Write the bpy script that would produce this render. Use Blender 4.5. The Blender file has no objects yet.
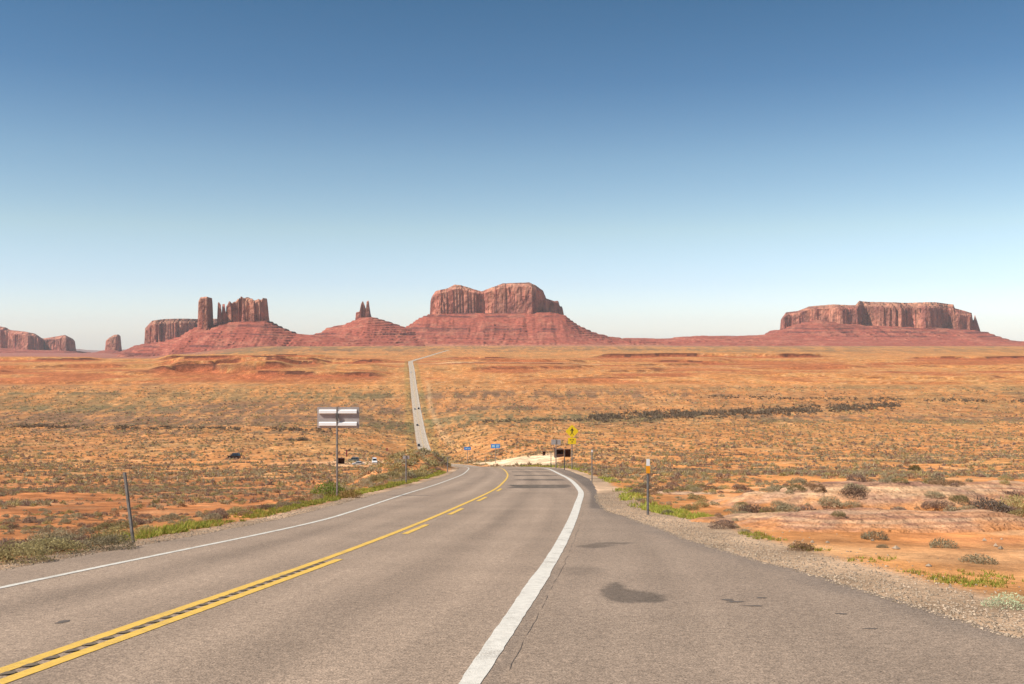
import bpy, bmesh, math, random
import numpy as np
from mathutils import Vector, Matrix

random.seed(7)
rng = np.random.default_rng(11)
R = math.radians
scene = bpy.context.scene
COL = scene.collection

# ------------------------------------------------------------------ camera, sky, sun, exposure
F = 1050.0                    # focal length in pixels of a 1024 px wide frame
HOR = 337.0                   # row of the true horizon
cd = bpy.data.cameras.new('camera'); cam = bpy.data.objects.new('camera', cd); COL.objects.link(cam)
cd.sensor_width = 36.0; cd.lens = 36.0 * F / 1024.0
cd.clip_start = 0.1; cd.clip_end = 90000
cam.location = (0, 0, 0)
cam.rotation_euler = (R(90) - math.atan((342 - HOR) / F), 0, 0)
scene.camera = cam

SUN_EL, SUN_AZ = 46.0, -112.0          # azimuth clockwise from +Y (view direction)
sx, sy, sz = (math.sin(R(SUN_AZ)) * math.cos(R(SUN_EL)), math.cos(R(SUN_AZ)) * math.cos(R(SUN_EL)), math.sin(R(SUN_EL)))
w = bpy.data.worlds.new('World'); scene.world = w; w.use_nodes = True
nt = w.node_tree; nt.nodes.clear()
sky = nt.nodes.new('ShaderNodeTexSky'); sky.sky_type = 'NISHITA'; sky.sun_disc = False
sky.sun_elevation = R(SUN_EL); sky.sun_rotation = R(SUN_AZ)
sky.altitude = 1600; sky.air_density = 1.0; sky.dust_density = 1.2; sky.ozone_density = 2.0
bg = nt.nodes.new('ShaderNodeBackground'); bg.inputs[1].default_value = 0.11
wo = nt.nodes.new('ShaderNodeOutputWorld')
gm = nt.nodes.new('ShaderNodeGamma'); gm.inputs[1].default_value = 1.35
tn = nt.nodes.new('ShaderNodeVectorMath'); tn.operation = 'MULTIPLY'; tn.inputs[1].default_value = (.98, 1.0, .90)
nt.links.new(sky.outputs[0], gm.inputs[0]); nt.links.new(gm.outputs[0], tn.inputs[0]); tcs = nt.nodes.new('ShaderNodeTexCoord'); spz = nt.nodes.new('ShaderNodeSeparateXYZ'); crs = nt.nodes.new('ShaderNodeValToRGB')
nt.links.new(tcs.outputs['Generated'], spz.inputs[0]); nt.links.new(spz.outputs[2], crs.inputs[0])
el = crs.color_ramp.elements
el[0].position = 0; el[0].color = (.56, .55, .71, 1); el[1].position = .30; el[1].color = (.285, .375, .385, 1)
for p_, c_ in ((.05, (.55, .495, .59)), (.10, (.63, .53, .48)), (.165, (.53, .495, .455)), (.235, (.345, .40, .41))):
    q_ = el.new(p_); q_.color = (*c_, 1)
tn2 = nt.nodes.new('ShaderNodeVectorMath'); tn2.operation = 'MULTIPLY'
nt.links.new(tn.outputs[0], tn2.inputs[0]); nt.links.new(crs.outputs[0], tn2.inputs[1]); nt.links.new(tn2.outputs[0], bg.inputs[0]); nt.links.new(bg.outputs[0], wo.inputs[0])
sd = bpy.data.lights.new('sun', 'SUN'); sd.energy = 4.6; sd.angle = R(0.53); sd.color = (1.0, 0.93, 0.83)
sun = bpy.data.objects.new('sun', sd); COL.objects.link(sun)
sun.rotation_euler = Vector((sx, sy, sz)).to_track_quat('Z', 'Y').to_euler()
vs = scene.view_settings
vs.view_transform = 'Standard'; vs.look = 'None'; vs.exposure = 0.5; vs.gamma = 1.0; vs.use_curve_mapping = False
scene.cycles.volume_bounces = 1
scene.cycles.max_bounces = 6

# ------------------------------------------------------------------ helpers
def tag(o, label=None, cat=None, group=None, kind=None):
    if label: o['label'] = label
    if cat: o['category'] = cat
    if group: o['group'] = group
    if kind: o['kind'] = kind
    return o

def link(o, parent=None):
    COL.objects.link(o)
    if parent: o.parent = parent
    return o

def empty(name, loc, rz=0.0, rx=0.0, ry=0.0):
    o = bpy.data.objects.new(name, None); o.empty_display_size = .2
    o.location = loc; o.rotation_euler = (rx, ry, rz); COL.objects.link(o); return o

def np_mesh(name, V, Fc, mats=None, col=None, smooth=False, uv=None):
    me = bpy.data.meshes.new(name)
    V = np.asarray(V, dtype=np.float32); Fc = np.asarray(Fc, dtype=np.int32)
    n, k = Fc.shape
    me.vertices.add(len(V)); me.vertices.foreach_set('co', V.ravel())
    me.loops.add(n * k); me.loops.foreach_set('vertex_index', Fc.ravel())
    me.polygons.add(n); me.polygons.foreach_set('loop_start', np.arange(0, n * k, k, dtype=np.int32))
    me.polygons.foreach_set('use_smooth', np.full(n, smooth, dtype=bool))
    me.update(calc_edges=True)
    if col is not None:
        a = me.color_attributes.new('gcol', 'FLOAT_COLOR', 'POINT')
        c = np.ones((len(V), 4), dtype=np.float32); c[:, :3] = col
        a.data.foreach_set('color', c.ravel())
    if uv is not None:
        u = me.uv_layers.new(name='UVMap')
        u.data.foreach_set('uv', np.asarray(uv, np.float32)[Fc.ravel()].ravel())
    for m in (mats or []): me.materials.append(m)
    return me

def np_obj(name, V, Fc, mat, parent=None, **kw):
    return link(bpy.data.objects.new(name, np_mesh(name, V, Fc, [mat], **kw)), parent)

def grid_faces(nr, nc):
    i = np.arange(nr - 1)[:, None] * nc + np.arange(nc - 1)[None, :]
    return np.stack([i, i + 1, i + nc + 1, i + nc], -1).reshape(-1, 4)

def pchip(xs, ys):
    xs = np.array(xs, float); ys = np.array(ys, float)
    h = np.diff(xs); d = np.diff(ys) / h; m = np.zeros(len(xs))
    for i in range(1, len(xs) - 1):
        if d[i - 1] * d[i] > 0:
            w1 = 2 * h[i] + h[i - 1]; w2 = h[i] + 2 * h[i - 1]
            m[i] = (w1 + w2) / (w1 / d[i - 1] + w2 / d[i])
    m[0] = d[0]; m[-1] = d[-1]
    def f(x):
        x = np.asarray(x, float)
        i = np.clip(np.searchsorted(xs, x) - 1, 0, len(xs) - 2)
        t = (x - xs[i]) / h[i]; tc = np.clip(t, 0, 1)
        r = ((1 + 2 * tc) * (1 - tc) ** 2 * ys[i] + tc * (1 - tc) ** 2 * h[i] * m[i]
             + tc ** 2 * (3 - 2 * tc) * ys[i + 1] + tc ** 2 * (tc - 1) * h[i] * m[i + 1])
        r = np.where(t < 0, ys[0] + m[0] * (x - xs[0]), r)
        return np.where(t > 1, ys[-1] + m[-1] * (x - xs[-1]), r)
    return f

def _h(ix, iy, s):
    n = (ix.astype(np.int64) * 374761393 + iy.astype(np.int64) * 668265263 + s * 974634777) & 0xFFFFFFFF
    n = ((n ^ (n >> 13)) * 1274126177) & 0xFFFFFFFF
    return ((n ^ (n >> 16)) & 0xFFFFFF) / float(0xFFFFFF)

def noise(x, y, s=0):
    x, y = np.broadcast_arrays(np.asarray(x, float), np.asarray(y, float))
    ix, iy = np.floor(x), np.floor(y); fx, fy = x - ix, y - iy
    fx = fx * fx * (3 - 2 * fx); fy = fy * fy * (3 - 2 * fy)
    a = _h(ix, iy, s); b = _h(ix + 1, iy, s); c = _h(ix, iy + 1, s); d = _h(ix + 1, iy + 1, s)
    return a + (b - a) * fx + (c - a) * fy + (a - b - c + d) * fx * fy

def fbm(x, y, o=4, s=0):
    r = 0; amp = .5; tot = 0
    x = np.asarray(x, float); y = np.asarray(y, float)
    for k in range(o):
        r = r + amp * noise(x, y, s + 17 * k); tot += amp
        x, y = (x * 1.6 + y * 1.2) + 3.1, (y * 1.6 - x * 1.2) + 7.7; amp *= .5
    return r / tot

def ss(a, b, x):
    t = np.clip((x - a) / (b - a), 0, 1); return t * t * (3 - 2 * t)

def mixc(c, t, col):
    return c + (np.asarray(col) - c) * np.asarray(t)[..., None]

# ------------------------------------------------------------------ materials
def new_mat(name):
    m = bpy.data.materials.new(name); m.use_nodes = True
    return m, m.node_tree, m.node_tree.nodes['Principled BSDF']

def simple(name, col, rough=.6, metal=0.0, var=.15, scale=6.0, bump=0.0):
    m, t, p = new_mat(name)
    p.inputs['Roughness'].default_value = rough; p.inputs['Metallic'].default_value = metal
    tc = t.nodes.new('ShaderNodeTexCoord')
    n = t.nodes.new('ShaderNodeTexNoise'); n.inputs['Scale'].default_value = scale; n.inputs['Detail'].default_value = 5
    t.links.new(tc.outputs['Object'], n.inputs['Vector'])
    r = t.nodes.new('ShaderNodeMapRange'); r.inputs[1].default_value = .3; r.inputs[2].default_value = .7
    r.inputs[3].default_value = 1 - var; r.inputs[4].default_value = 1 + var
    t.links.new(n.outputs['Fac'], r.inputs[0])
    mx = t.nodes.new('ShaderNodeVectorMath'); mx.operation = 'SCALE'; mx.inputs[0].default_value = col
    t.links.new(r.outputs[0], mx.inputs['Scale']); t.links.new(mx.outputs[0], p.inputs['Base Color'])
    if bump:
        b = t.nodes.new('ShaderNodeBump'); b.inputs['Strength'].default_value = bump; b.inputs['Distance'].default_value = .02
        t.links.new(n.outputs['Fac'], b.inputs['Height']); t.links.new(b.outputs[0], p.inputs['Normal'])
    return m

def attr_mat(name, layers, bumps=(), rough=.95, objrand=0.0, trans=0.0, stretch=(1, 1, 1)):
    """colour attribute times several noises; layers: (scale, detail, lo, hi)"""
    m, t, p = new_mat(name)
    p.inputs['Roughness'].default_value = rough
    p.inputs['Specular IOR Level'].default_value = .15
    a = t.nodes.new('ShaderNodeAttribute'); a.attribute_name = 'gcol'
    cur = a.outputs['Color']
    g = t.nodes.new('ShaderNodeNewGeometry')
    mp = t.nodes.new('ShaderNodeMapping'); mp.inputs['Scale'].default_value = stretch
    t.links.new(g.outputs['Position'], mp.inputs['Vector'])
    def nz(scale, det):
        n = t.nodes.new('ShaderNodeTexNoise'); n.inputs['Scale'].default_value = scale; n.inputs['Detail'].default_value = det
        t.links.new(mp.outputs[0], n.inputs['Vector']); return n
    def mul(cur, src, lo, hi):
        r = t.nodes.new('ShaderNodeMapRange'); r.inputs[1].default_value = .3; r.inputs[2].default_value = .7
        r.inputs[3].default_value = lo; r.inputs[4].default_value = hi
        t.links.new(src, r.inputs[0])
        mx = t.nodes.new('ShaderNodeVectorMath'); mx.operation = 'SCALE'
        t.links.new(cur, mx.inputs[0]); t.links.new(r.outputs[0], mx.inputs['Scale']); return mx.outputs[0]
    for sc_, de, lo, hi in layers: cur = mul(cur, nz(sc_, de).outputs['Fac'], lo, hi)
    if objrand:
        oi = t.nodes.new('ShaderNodeObjectInfo'); cur = mul(cur, oi.outputs['Random'], 1 - objrand, 1 + objrand)
    t.links.new(cur, p.inputs['Base Color'])
    prev = None
    for sc_, de, dist in bumps:
        b = t.nodes.new('ShaderNodeBump'); b.inputs['Distance'].default_value = dist; b.inputs['Strength'].default_value = 1
        t.links.new(nz(sc_, de).outputs['Fac'], b.inputs['Height'])
        if prev: t.links.new(prev, b.inputs['Normal'])
        prev = b.outputs[0]
    if prev: t.links.new(prev, p.inputs['Normal'])
    if trans:
        tr = t.nodes.new('ShaderNodeBsdfTranslucent'); ms = t.nodes.new('ShaderNodeMixShader'); ms.inputs[0].default_value = trans
        t.links.new(cur, tr.inputs[0]); t.links.new(p.outputs[0], ms.inputs[1]); t.links.new(tr.outputs[0], ms.inputs[2])
        t.links.new(ms.outputs[0], t.nodes['Material Output'].inputs[0])
    return m

M_ground = attr_mat('desert_soil', [(.02, 6, .86, 1.14), (.12, 8, .62, 1.38), (.5, 6, .6, 1.4), (6, 6, .8, 1.2), (60, 3, .82, 1.18)], [(1.5, 6, .12), (14, 5, .03)])
M_rock = attr_mat('slickrock', [(1.2, 6, .8, 1.2), (9, 6, .75, 1.2)], [(2.2, 8, .22), (12, 6, .05)])
M_cliff = attr_mat('cliff_sandstone', [(.03, 6, .66, 1.30), (.012, 3, .8, 1.2)], [(.028, 7, 34.0)], stretch=(1, 1, .75))
M_talus = attr_mat('talus_rubble', [(.06, 6, .68, 1.30)], [(.03, 8, 16.0)], stretch=(.6, 1, 1.6))
M_leaf = attr_mat('desert_leaves', [(9, 2, .75, 1.25)], objrand=.22, trans=.35, rough=.8)
M_gravel = attr_mat('gravel_stone', [(30, 2, .8, 1.2)])
M_post = simple('weathered_steel', (.30, .27, .24), .65, .3, .35, 8)
M_postdark = simple('dark_steel', (.13, .125, .12), .7, .3, .3, 10)
M_marker = simple('galvanised_steel', (.20, .185, .17), .7, .2, .3, 10)
M_alu = simple('bare_aluminium', (.42, .38, .36), .55, .25, .12, 4)
M_bar = simple('bright_aluminium', (.85, .83, .80), .45, .1, .05, 5)
M_yellow = simple('sign_yellow', (.85, .60, .015), .5, 0, .05, 3)
M_black = simple('sign_black', (.015, .015, .015), .6)
M_blue = simple('sign_blue', (.004, .17, .55), .5, 0, .06, 3)
M_pale = simple('faded_lettering', (.30, .48, .62), .5)
M_white = simple('sign_white', (.8, .8, .8), .5, 0, .05, 3)
M_orange = simple('reflector_orange', (.85, .33, .01), .45, 0, .06, 6)
M_wood = simple('dark_stained_wood', (.075, .03, .02), .8, 0, .4, 4)
M_red = simple('faded_red_cloth', (.45, .06, .07), .8)
M_glass = simple('car_glass', (.02, .025, .03), .1)
M_tyre = simple('tyre_rubber', (.02, .02, .02), .85)
M_chrome = simple('wheel_metal', (.5, .5, .5), .35, .8)
M_lamp = simple('lamp_lens', (.75, .75, .72), .2)
M_tail = simple('tail_lens', (.4, .01, .01), .3)

# ------------------------------------------------------------------ terrain profile (depth below the eye along the view)
D_mid = pchip([-200, 0, 90, 130, 165, 200, 260, 350, 500, 620, 700, 850, 1100, 1500, 1800, 2200, 3000, 4500, 6500, 9000, 14000, 30000],
              [-21, 1.67, 11.87, 16.3, 20.45, 24.7, 32.3, 42.6, 59.6, 71, 76, 79, 76, 62.5, 50, 46, 44.5, 48, 58, 70, 100, 200])
D_lef = pchip([-200, 0, 20, 50, 100, 200, 300, 350, 450, 600, 800, 1100, 1500, 1800, 2200, 3000, 4500, 6500, 9000, 14000, 30000],
              [-21, 2.0, 4.5, 9.2, 15.5, 28, 38.6, 44, 53, 64, 72, 75, 62.5, 50, 46, 44.5, 48, 58, 70, 100, 200])
D_rig = pchip([-200, 0, 30, 60, 100, 200, 300, 450, 600, 800, 1100, 1500, 1800, 2200, 3000, 4500, 6500, 9000, 14000, 30000],
              [-21, 1.7, 5.15, 8.6, 13.3, 25.3, 35, 48, 59.4, 69, 73.5, 62.5, 50, 46, 44.5, 48, 58, 70, 100, 200])

def px_line(pts, far):
    """pixel points measured on the near road turned into X(Y) on the road surface"""
    Ys, Xs = [], []
    for px, py in pts:
        k = (py - HOR) / F
        y = 1.67 / (k - .11333) if len(Ys) < 99 else 0
        Ys.append(y); Xs.append((px - 512) / F * y)
    for y, x in far: Ys.append(y); Xs.append(x)
    return pchip(Ys, Xs)

FAR = [(350, -19.5), (500, -36.5), (620, -49.5), (1180, -108), (1700, -162), (1960, -189), (2030, -195), (2350, -196), (3000, -206), (3600, -216)]
def far_off(d, hw=None): return [(y, x + d) for y, x in FAR]
XC = px_line([(0, 672), (350, 550), (450, 510), (500, 485.5)], [(87, -.35), (120, -.9), (160, -2.8), (220, -7.2)] + FAR)
XLW = px_line([(0, 588), (340, 515), (400, 495.5), (440, 483)], [(87, -4.4), (120, -5.0), (160, -6.9), (220, -11.2)] + far_off(-3.4))
XRW = px_line([(470, 684), (560, 545), (577.5, 505), (580, 490)], [(87, 4.3), (120, 4.4), (160, 2.8), (220, -2.6)] + far_off(3.4))
_xr = px_line([(1024, 638), (890, 598), (795, 570), (700, 543), (638, 520), (606, 509.5), (600, 503), (597, 490)], [(87, 5.9), (120, 6.2), (160, 4.6), (220, -.6)] + far_off(4.3))
def XR(Y):
    Y = np.asarray(Y, float)
    return np.where(Y < 9.6, 4.75, _xr(Y)) + .10 * (noise(Y * .9, 0, 5) - .5) + .05 * (noise(Y * 4, 0, 6) - .5)
def XL(Y):
    Y = np.asarray(Y, float)
    return XLW(Y) - 1.25 + .10 * (noise(Y * .8, 0, 8) - .5) + .05 * (noise(Y * 4, 0, 9) - .5)

LEDGES = [(585, 835, 2350, 8), (640, 740, 2080, 4), (150, 345, 2120, 8), (160, 335, 1790, 9), (140, 300, 1650, 8), (150, 400, 1950, 5), (230, 395, 1560, 5), (900, 1100, 2250, 4), (-60, 110, 2150, 4), (430, 590, 1900, 3), (440, 520, 2260, 3)]
def H_road(Y): return -D_mid(Y)

def H(X, Y):
    X = np.asarray(X, float); Y = np.asarray(Y, float)
    mid = D_mid(Y); l = XL(Y) - X; r = X - XR(Y)
    tl = np.interp(Y, [0, 30, 100, 300, 700], [5, 8, 14, 30, 50]); tr = np.interp(Y, [0, 30, 100, 300, 700], [5, 8, 14, 30, 50])
    wl = ss(.5, 1, np.clip(.5 + .5 * (l - .6) / tl, 0, 1)); wr = ss(.5, 1, np.clip(.5 + .5 * (r - 1.2) / tr, 0, 1))
    off = np.maximum(l, r)
    d = mid + wl * (D_lef(Y) - mid) + wr * (D_rig(Y) - mid)
    near = ss(.4, 5, off) * (1 - ss(900, 1500, Y))
    amp = np.interp(Y, [0, 60, 200, 800], [.18, .5, 1.1, 1.6])
    d = d - near * amp * (fbm(X / 9, Y / 14, 4, 3) - .5) * 1.3 - near * .12 * (fbm(X / 1.3, Y / 1.6, 3, 4) - .5)
    # bank of soil and brush left of the crest
    d = d - 2.6 * np.exp(-((X + 12.5) / 5) ** 2 - ((Y - 128) / 32) ** 2) * ss(.3, 3, l)
    # right of the road: gentle rocky swell
    d = d - .25 * np.exp(-((X - 17) / 9) ** 2 - ((Y - 48) / 13) ** 2)
    # terraces of red rock in the middle distance
    tz = ss(1350, 1600, Y) * (1 - ss(2000, 2300, Y)) * ss(15, 110, off)
    q = fbm(X / 700, Y / 200, 6, 21) * 24
    step = 4.6; fl = np.floor(q / step); fr = q / step - fl
    ter = (fl + ss(.78, .98, fr)) * step
    d = d - tz * (ter * (.9 + .2 * np.clip(-X / 400, -1, 1)) - 13)
    for a0, a1, yl, hg in LEDGES:
        u = ang0 = X / np.maximum(Y, 1) * F + 512
        wv = yl + 60 * (fbm(X / 160, X * 0, 4, int(yl)) - .5) * 2
        d = d - hg * ss(-1, 5, Y - wv) * (1 - ss(60, 420, Y - wv)) * ss(a0, a0 + 25, u) * (1 - ss(a1 - 25, a1, u))
    # plain falls away beyond the rim on the far left
    ang = X / np.maximum(Y, 1)
    low = np.interp(Y, [0, 2250, 3000, 7000, 9500, 14000, 30000], [46, 46, 78, 128, 152, 208, 430])
    d = d + (low - d) * ss(-.23, -.36, ang) * (Y > 2250)
    big = ss(2500, 5000, Y)
    d = d - big * 5 * (fbm(X / 1500, Y / 1500, 3, 31) - .5)
    return -d

def project(px, py, y0=6.0, y1=9000.0):
    """first point of the ground seen through a pixel"""
    ys = np.geomspace(y0, y1, 6000)
    xs = (px - 512) / F * ys; zs = -(py - HOR) / F * ys
    g = H(xs, ys); hit = np.nonzero(zs <= g)[0]
    i = hit[0] if len(hit) else len(ys) - 1
    return Vector((float(xs[i]), float(ys[i]), float(g[i])))

# ------------------------------------------------------------------ ground sheet
SAND = np.array((.54, .220, .070)); PALE = np.array((.68, .45, .24)); REDR = np.array((.37, .115, .045))
SCRUB = np.array((.180, .135, .065)); BRN = np.array((.20, .115, .065)); TAN = np.array((.52, .275, .10))
GRAV = np.array((.42, .30, .20))

def scrub_density(X, Y):
    """0..1 how thickly brush covers the soil"""
    n = fbm(X / 7, Y / 20, 4, 41)
    base = np.interp(Y, [0, 20, 50, 150, 300, 600, 1000], [.5, .6, .72, .72, .6, .55, .55])
    lr = ss(-4, 12, X - XR(Y))
    nearR = lr * (1 - ss(38, 60, Y))            # bare slickrock and sand near the pull-out
    big = fbm(X / 34, Y / 70, 3, 43)
    d = base * 1.25 * ss(.30, .55, n) * (.50 + .65 * ss(.38, .56, big)) * (1 - .22 * ss(0, 10, X - XR(Y))) * (1 - .975 * nearR)
    lot = lot_mask(X, Y)
    return d * (1 - lot)

def lot_mask(X, Y):
    a = X - XR(Y) - 2
    m = ss(0, 5, a) * ss(215, 240, Y) * (1 - ss(365, 400, Y)) * (1 - ss(.036, .05, X / np.maximum(Y, 1) + .02 * (fbm(X / 8, Y / 20, 3, 44) - .5)))
    m2 = ss(.35, .5, fbm(X / 20, Y / 25, 3, 45)) * np.exp(-((X + 60) / 24) ** 2 - ((Y - 420) / 40) ** 2)
    return np.clip(m + m2 * .6, 0, 1)

rows = [-30.0]
while rows[-1] < 30000:
    y = rows[-1]; rows.append(y + max(.16 if y > 4 else .6, .0062 * abs(y)))
rows = np.array(rows); NU = 860
uu = np.linspace(-1, 1, NU); uu = np.sign(uu) * (.45 * abs(uu) + .55 * abs(uu) ** 2.6) * 1.25
def fan(rows, uu, apex=60.0):
    return uu[None, :] * (rows[:, None] + apex), np.repeat(rows[:, None], len(uu), 1)
GX, GY = fan(rows, uu)
GZ = H(GX, GY)
off = np.maximum(XL(GY) - GX, GX - XR(GY))
GZ = GZ - (1 - ss(-.12, .02, off)) * np.interp(GY, [0, 60, 300, 800, 2500], [.05, .10, .3, .5, 1.6]) * (GY < 3600)

def ground_colour(X, Y):
    shp = X.shape
    n1 = fbm(X / 30, Y / 45, 5, 51); n2 = fbm(X / 4, Y / 6, 4, 52); n3 = fbm(X / 260, Y / 160, 4, 53)
    c = np.broadcast_to(SAND, shp + (3,)).copy()
    c = mixc(c, ss(.45, .7, n1) * .5, TAN)
    c = mixc(c, ss(.55, .75, n2) * .35, PALE)
    redl = ss(0, -30, X) * (1 - ss(120, 350, Y))
    c = mixc(c, redl * .45, (.42, .135, .055))
    # far speckle of brush, drawn where the brush is too small to be a shape
    far = ss(420, 800, Y)
    sp = np.interp(Y, [400, 1500, 6000], [1.0, 1.0, 1.0])
    speck = ss(.43, .55, .5 * fbm(X / (1.5 + Y / 500), Y / (5 + Y / 120), 3, 54) + .5 * fbm(X / (5 + Y / 120), Y / (12 + Y / 50), 4, 58))
    cover = np.interp(Y, [600, 800, 880, 1000, 1250, 1400, 1500, 2000, 2400, 3000, 3600, 6500], [.45, .6, .85, 1.0, 1.0, .6, .35, .25, .35, .45, .95, .95])
    streak = ss(.42, .6, fbm(X / 420, Y / 60, 4, 55))
    leftw = .80 + .42 * ss(.05, -.25, X / np.maximum(Y, 1))
    c = mixc(c, far * np.clip(cover * leftw * (.3 + .75 * speck) * (.55 + .65 * streak), 0, .93), mixc(np.broadcast_to(SCRUB, shp + (3,)), ss(.4, .65, n3), BRN))
    # under-storey litter between nearby brush
    c = mixc(c, (1 - far) * scrub_density(X, Y) * .30 * ss(.35, .6, n2), (.27, .17, .10))
    # red strata, then shade painted dark along the ledge risers
    redz = ss(1420, 1560, Y) * (1 - ss(2050, 2500, Y)) * ss(.44, .60, n3 * .35 + fbm(X / 110, Y / 60, 5, 57) * .65)
    c = mixc(c, redz * .85, REDR)
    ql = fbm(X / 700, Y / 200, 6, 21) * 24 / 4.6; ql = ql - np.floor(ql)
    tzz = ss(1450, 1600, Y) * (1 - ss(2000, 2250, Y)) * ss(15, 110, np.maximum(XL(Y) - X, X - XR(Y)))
    c = mixc(c, tzz * ss(.84, .88, ql) * (1 - ss(.94, .98, ql)) * ss(.48, .58, fbm(X / 60, Y / 90, 4, 59)) * .7, (.13, .045, .03))  # dark line paints shade onto the terrace risers
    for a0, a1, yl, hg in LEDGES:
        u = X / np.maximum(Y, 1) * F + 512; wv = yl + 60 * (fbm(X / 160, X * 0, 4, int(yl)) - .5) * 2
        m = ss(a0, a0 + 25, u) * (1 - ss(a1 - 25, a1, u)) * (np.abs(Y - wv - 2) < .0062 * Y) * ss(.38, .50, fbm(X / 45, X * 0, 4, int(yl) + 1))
        c = mixc(c, m * .92, (.085, .03, .022))  # riser coloured dark to stand for the shade of the ledge
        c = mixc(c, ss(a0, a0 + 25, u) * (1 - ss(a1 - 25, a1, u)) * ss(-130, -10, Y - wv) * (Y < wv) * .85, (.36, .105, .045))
    fr = ss(6000, 7200, Y)
    c = mixc(c, fr * .85, (.36, .15, .10))
    farleft = ss(-.22, -.34, X / np.maximum(Y, 1)) * ss(3000, 4200, Y)
    c = mixc(c, farleft * .8, (.33, .12, .085))
    # pale sandy lots, tracks
    c = mixc(c, lot_mask(X, Y) * .9, (.78, .58, .37))
    tr = np.exp(-((X - XC(Y) - 15 - 5 * noise(Y / 120, 0, 3)) / 2.6) ** 2) * ss(680, 760, Y) * (1 - ss(1350, 1600, Y))
    c = mixc(c, tr * .35, PALE)
    tr2 = np.exp(-((Y - 1905 - .01 * X) / 7) ** 2) * ss(-420, -330, X) * (1 - ss(420, 500, X))
    c = mixc(c, tr2 * .7, PALE)
    # right foreground: bright sand with pale rock dust
    rn = ss(1, 8, X - XR(Y)) * (1 - ss(45, 70, Y))
    c = mixc(c, rn * .75, (.56, .235, .085)); c = mixc(c, rn * ss(.50, .68, n1) * .6, (.66, .42, .25))
    n5 = fbm(X / 1.1, Y / 1.6, 5, 71); c = mixc(c, rn * ss(.52, .66, n5) * .45, (.70, .44, .24)); c = mixc(c, rn * ss(.48, .34, n5) * .5, (.38, .13, .05))
    # gravel shoulders
    r = X - XR(Y); l = XL(Y) - X
    wr = np.interp(Y, [0, 9, 20, 30, 60, 200], [1.3, 1.25, 1.5, 1.9, 1.2, .8]) + .5 * (n2 - .5)
    gm = np.maximum((1 - ss(wr * .75, wr * 1.15, r)) * (r > -1), (1 - ss(.45, .9, l + .5 * (n2 - .5))) * (l > -1)) * (1 - ss(160, 260, Y))
    c = mixc(c, gm * .85, GRAV)
    # green verge along the far road
    vg = ((1 - ss(2, 5, np.abs(np.maximum(r, l) - 4))) * ss(300, 500, Y) * (1 - ss(2000, 2200, Y)))
    c = mixc(c, vg * .35, (.20, .19, .06))
    return c
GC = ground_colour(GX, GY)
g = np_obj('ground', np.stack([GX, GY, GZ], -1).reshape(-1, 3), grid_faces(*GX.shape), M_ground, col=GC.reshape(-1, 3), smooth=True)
tag(g, kind='structure')

# ------------------------------------------------------------------ road
def asphalt():
    m, t, p = new_mat('asphalt')
    p.inputs['Roughness'].default_value = .88; p.inputs['Specular IOR Level'].default_value = .25
    L = t.links; N = t.nodes
    g = N.new('ShaderNodeNewGeometry'); uv = N.new('ShaderNodeUVMap')
    def noi(scale, det, src=None, st=(1, 1, 1)):
        mp = N.new('ShaderNodeMapping'); mp.inputs['Scale'].default_value = st
        L.new(src or g.outputs['Position'], mp.inputs[0])
        n = N.new('ShaderNodeTexNoise'); n.inputs['Scale'].default_value = scale; n.inputs['Detail'].default_value = det
        L.new(mp.outputs[0], n.inputs['Vector']); return n.outputs['Fac']
    def rng_(s, a, b, lo, hi):
        r = N.new('ShaderNodeMapRange'); r.inputs[1].default_value = a; r.inputs[2].default_value = b
        r.inputs[3].default_value = lo; r.inputs[4].default_value = hi; L.new(s, r.inputs[0]); return r.outputs[0]
    def mul(a, b):
        r = N.new('ShaderNodeMath'); r.operation = 'MULTIPLY'; L.new(a, r.inputs[0]); L.new(b, r.inputs[1]); return r.outputs[0]
    v = mul(rng_(noi(60, 4), .3, .7, .45, 1.55), rng_(noi(.5, 5), .3, .7, .92, 1.08))
    v = mul(v, rng_(noi(16, 4), .3, .7, .80, 1.20))
    v = mul(v, rng_(noi(.9, 4, uv.outputs[0], (1.6, .06, 1)), .3, .7, .88, 1.12))     # streaks of wear along the lanes
    sc = N.new('ShaderNodeVectorMath'); sc.operation = 'SCALE'
    a = N.new('ShaderNodeAttribute'); a.attribute_name = 'gcol'
    L.new(a.outputs['Color'], sc.inputs[0]); L.new(v, sc.inputs['Scale']); L.new(sc.outputs[0], p.inputs['Base Color'])
    b = N.new('ShaderNodeBump'); b.inputs['Distance'].default_value = .006; L.new(noi(70, 3), b.inputs['Height']); L.new(b.outputs[0], p.inputs['Normal'])
    return m
M_asph = asphalt()
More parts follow.
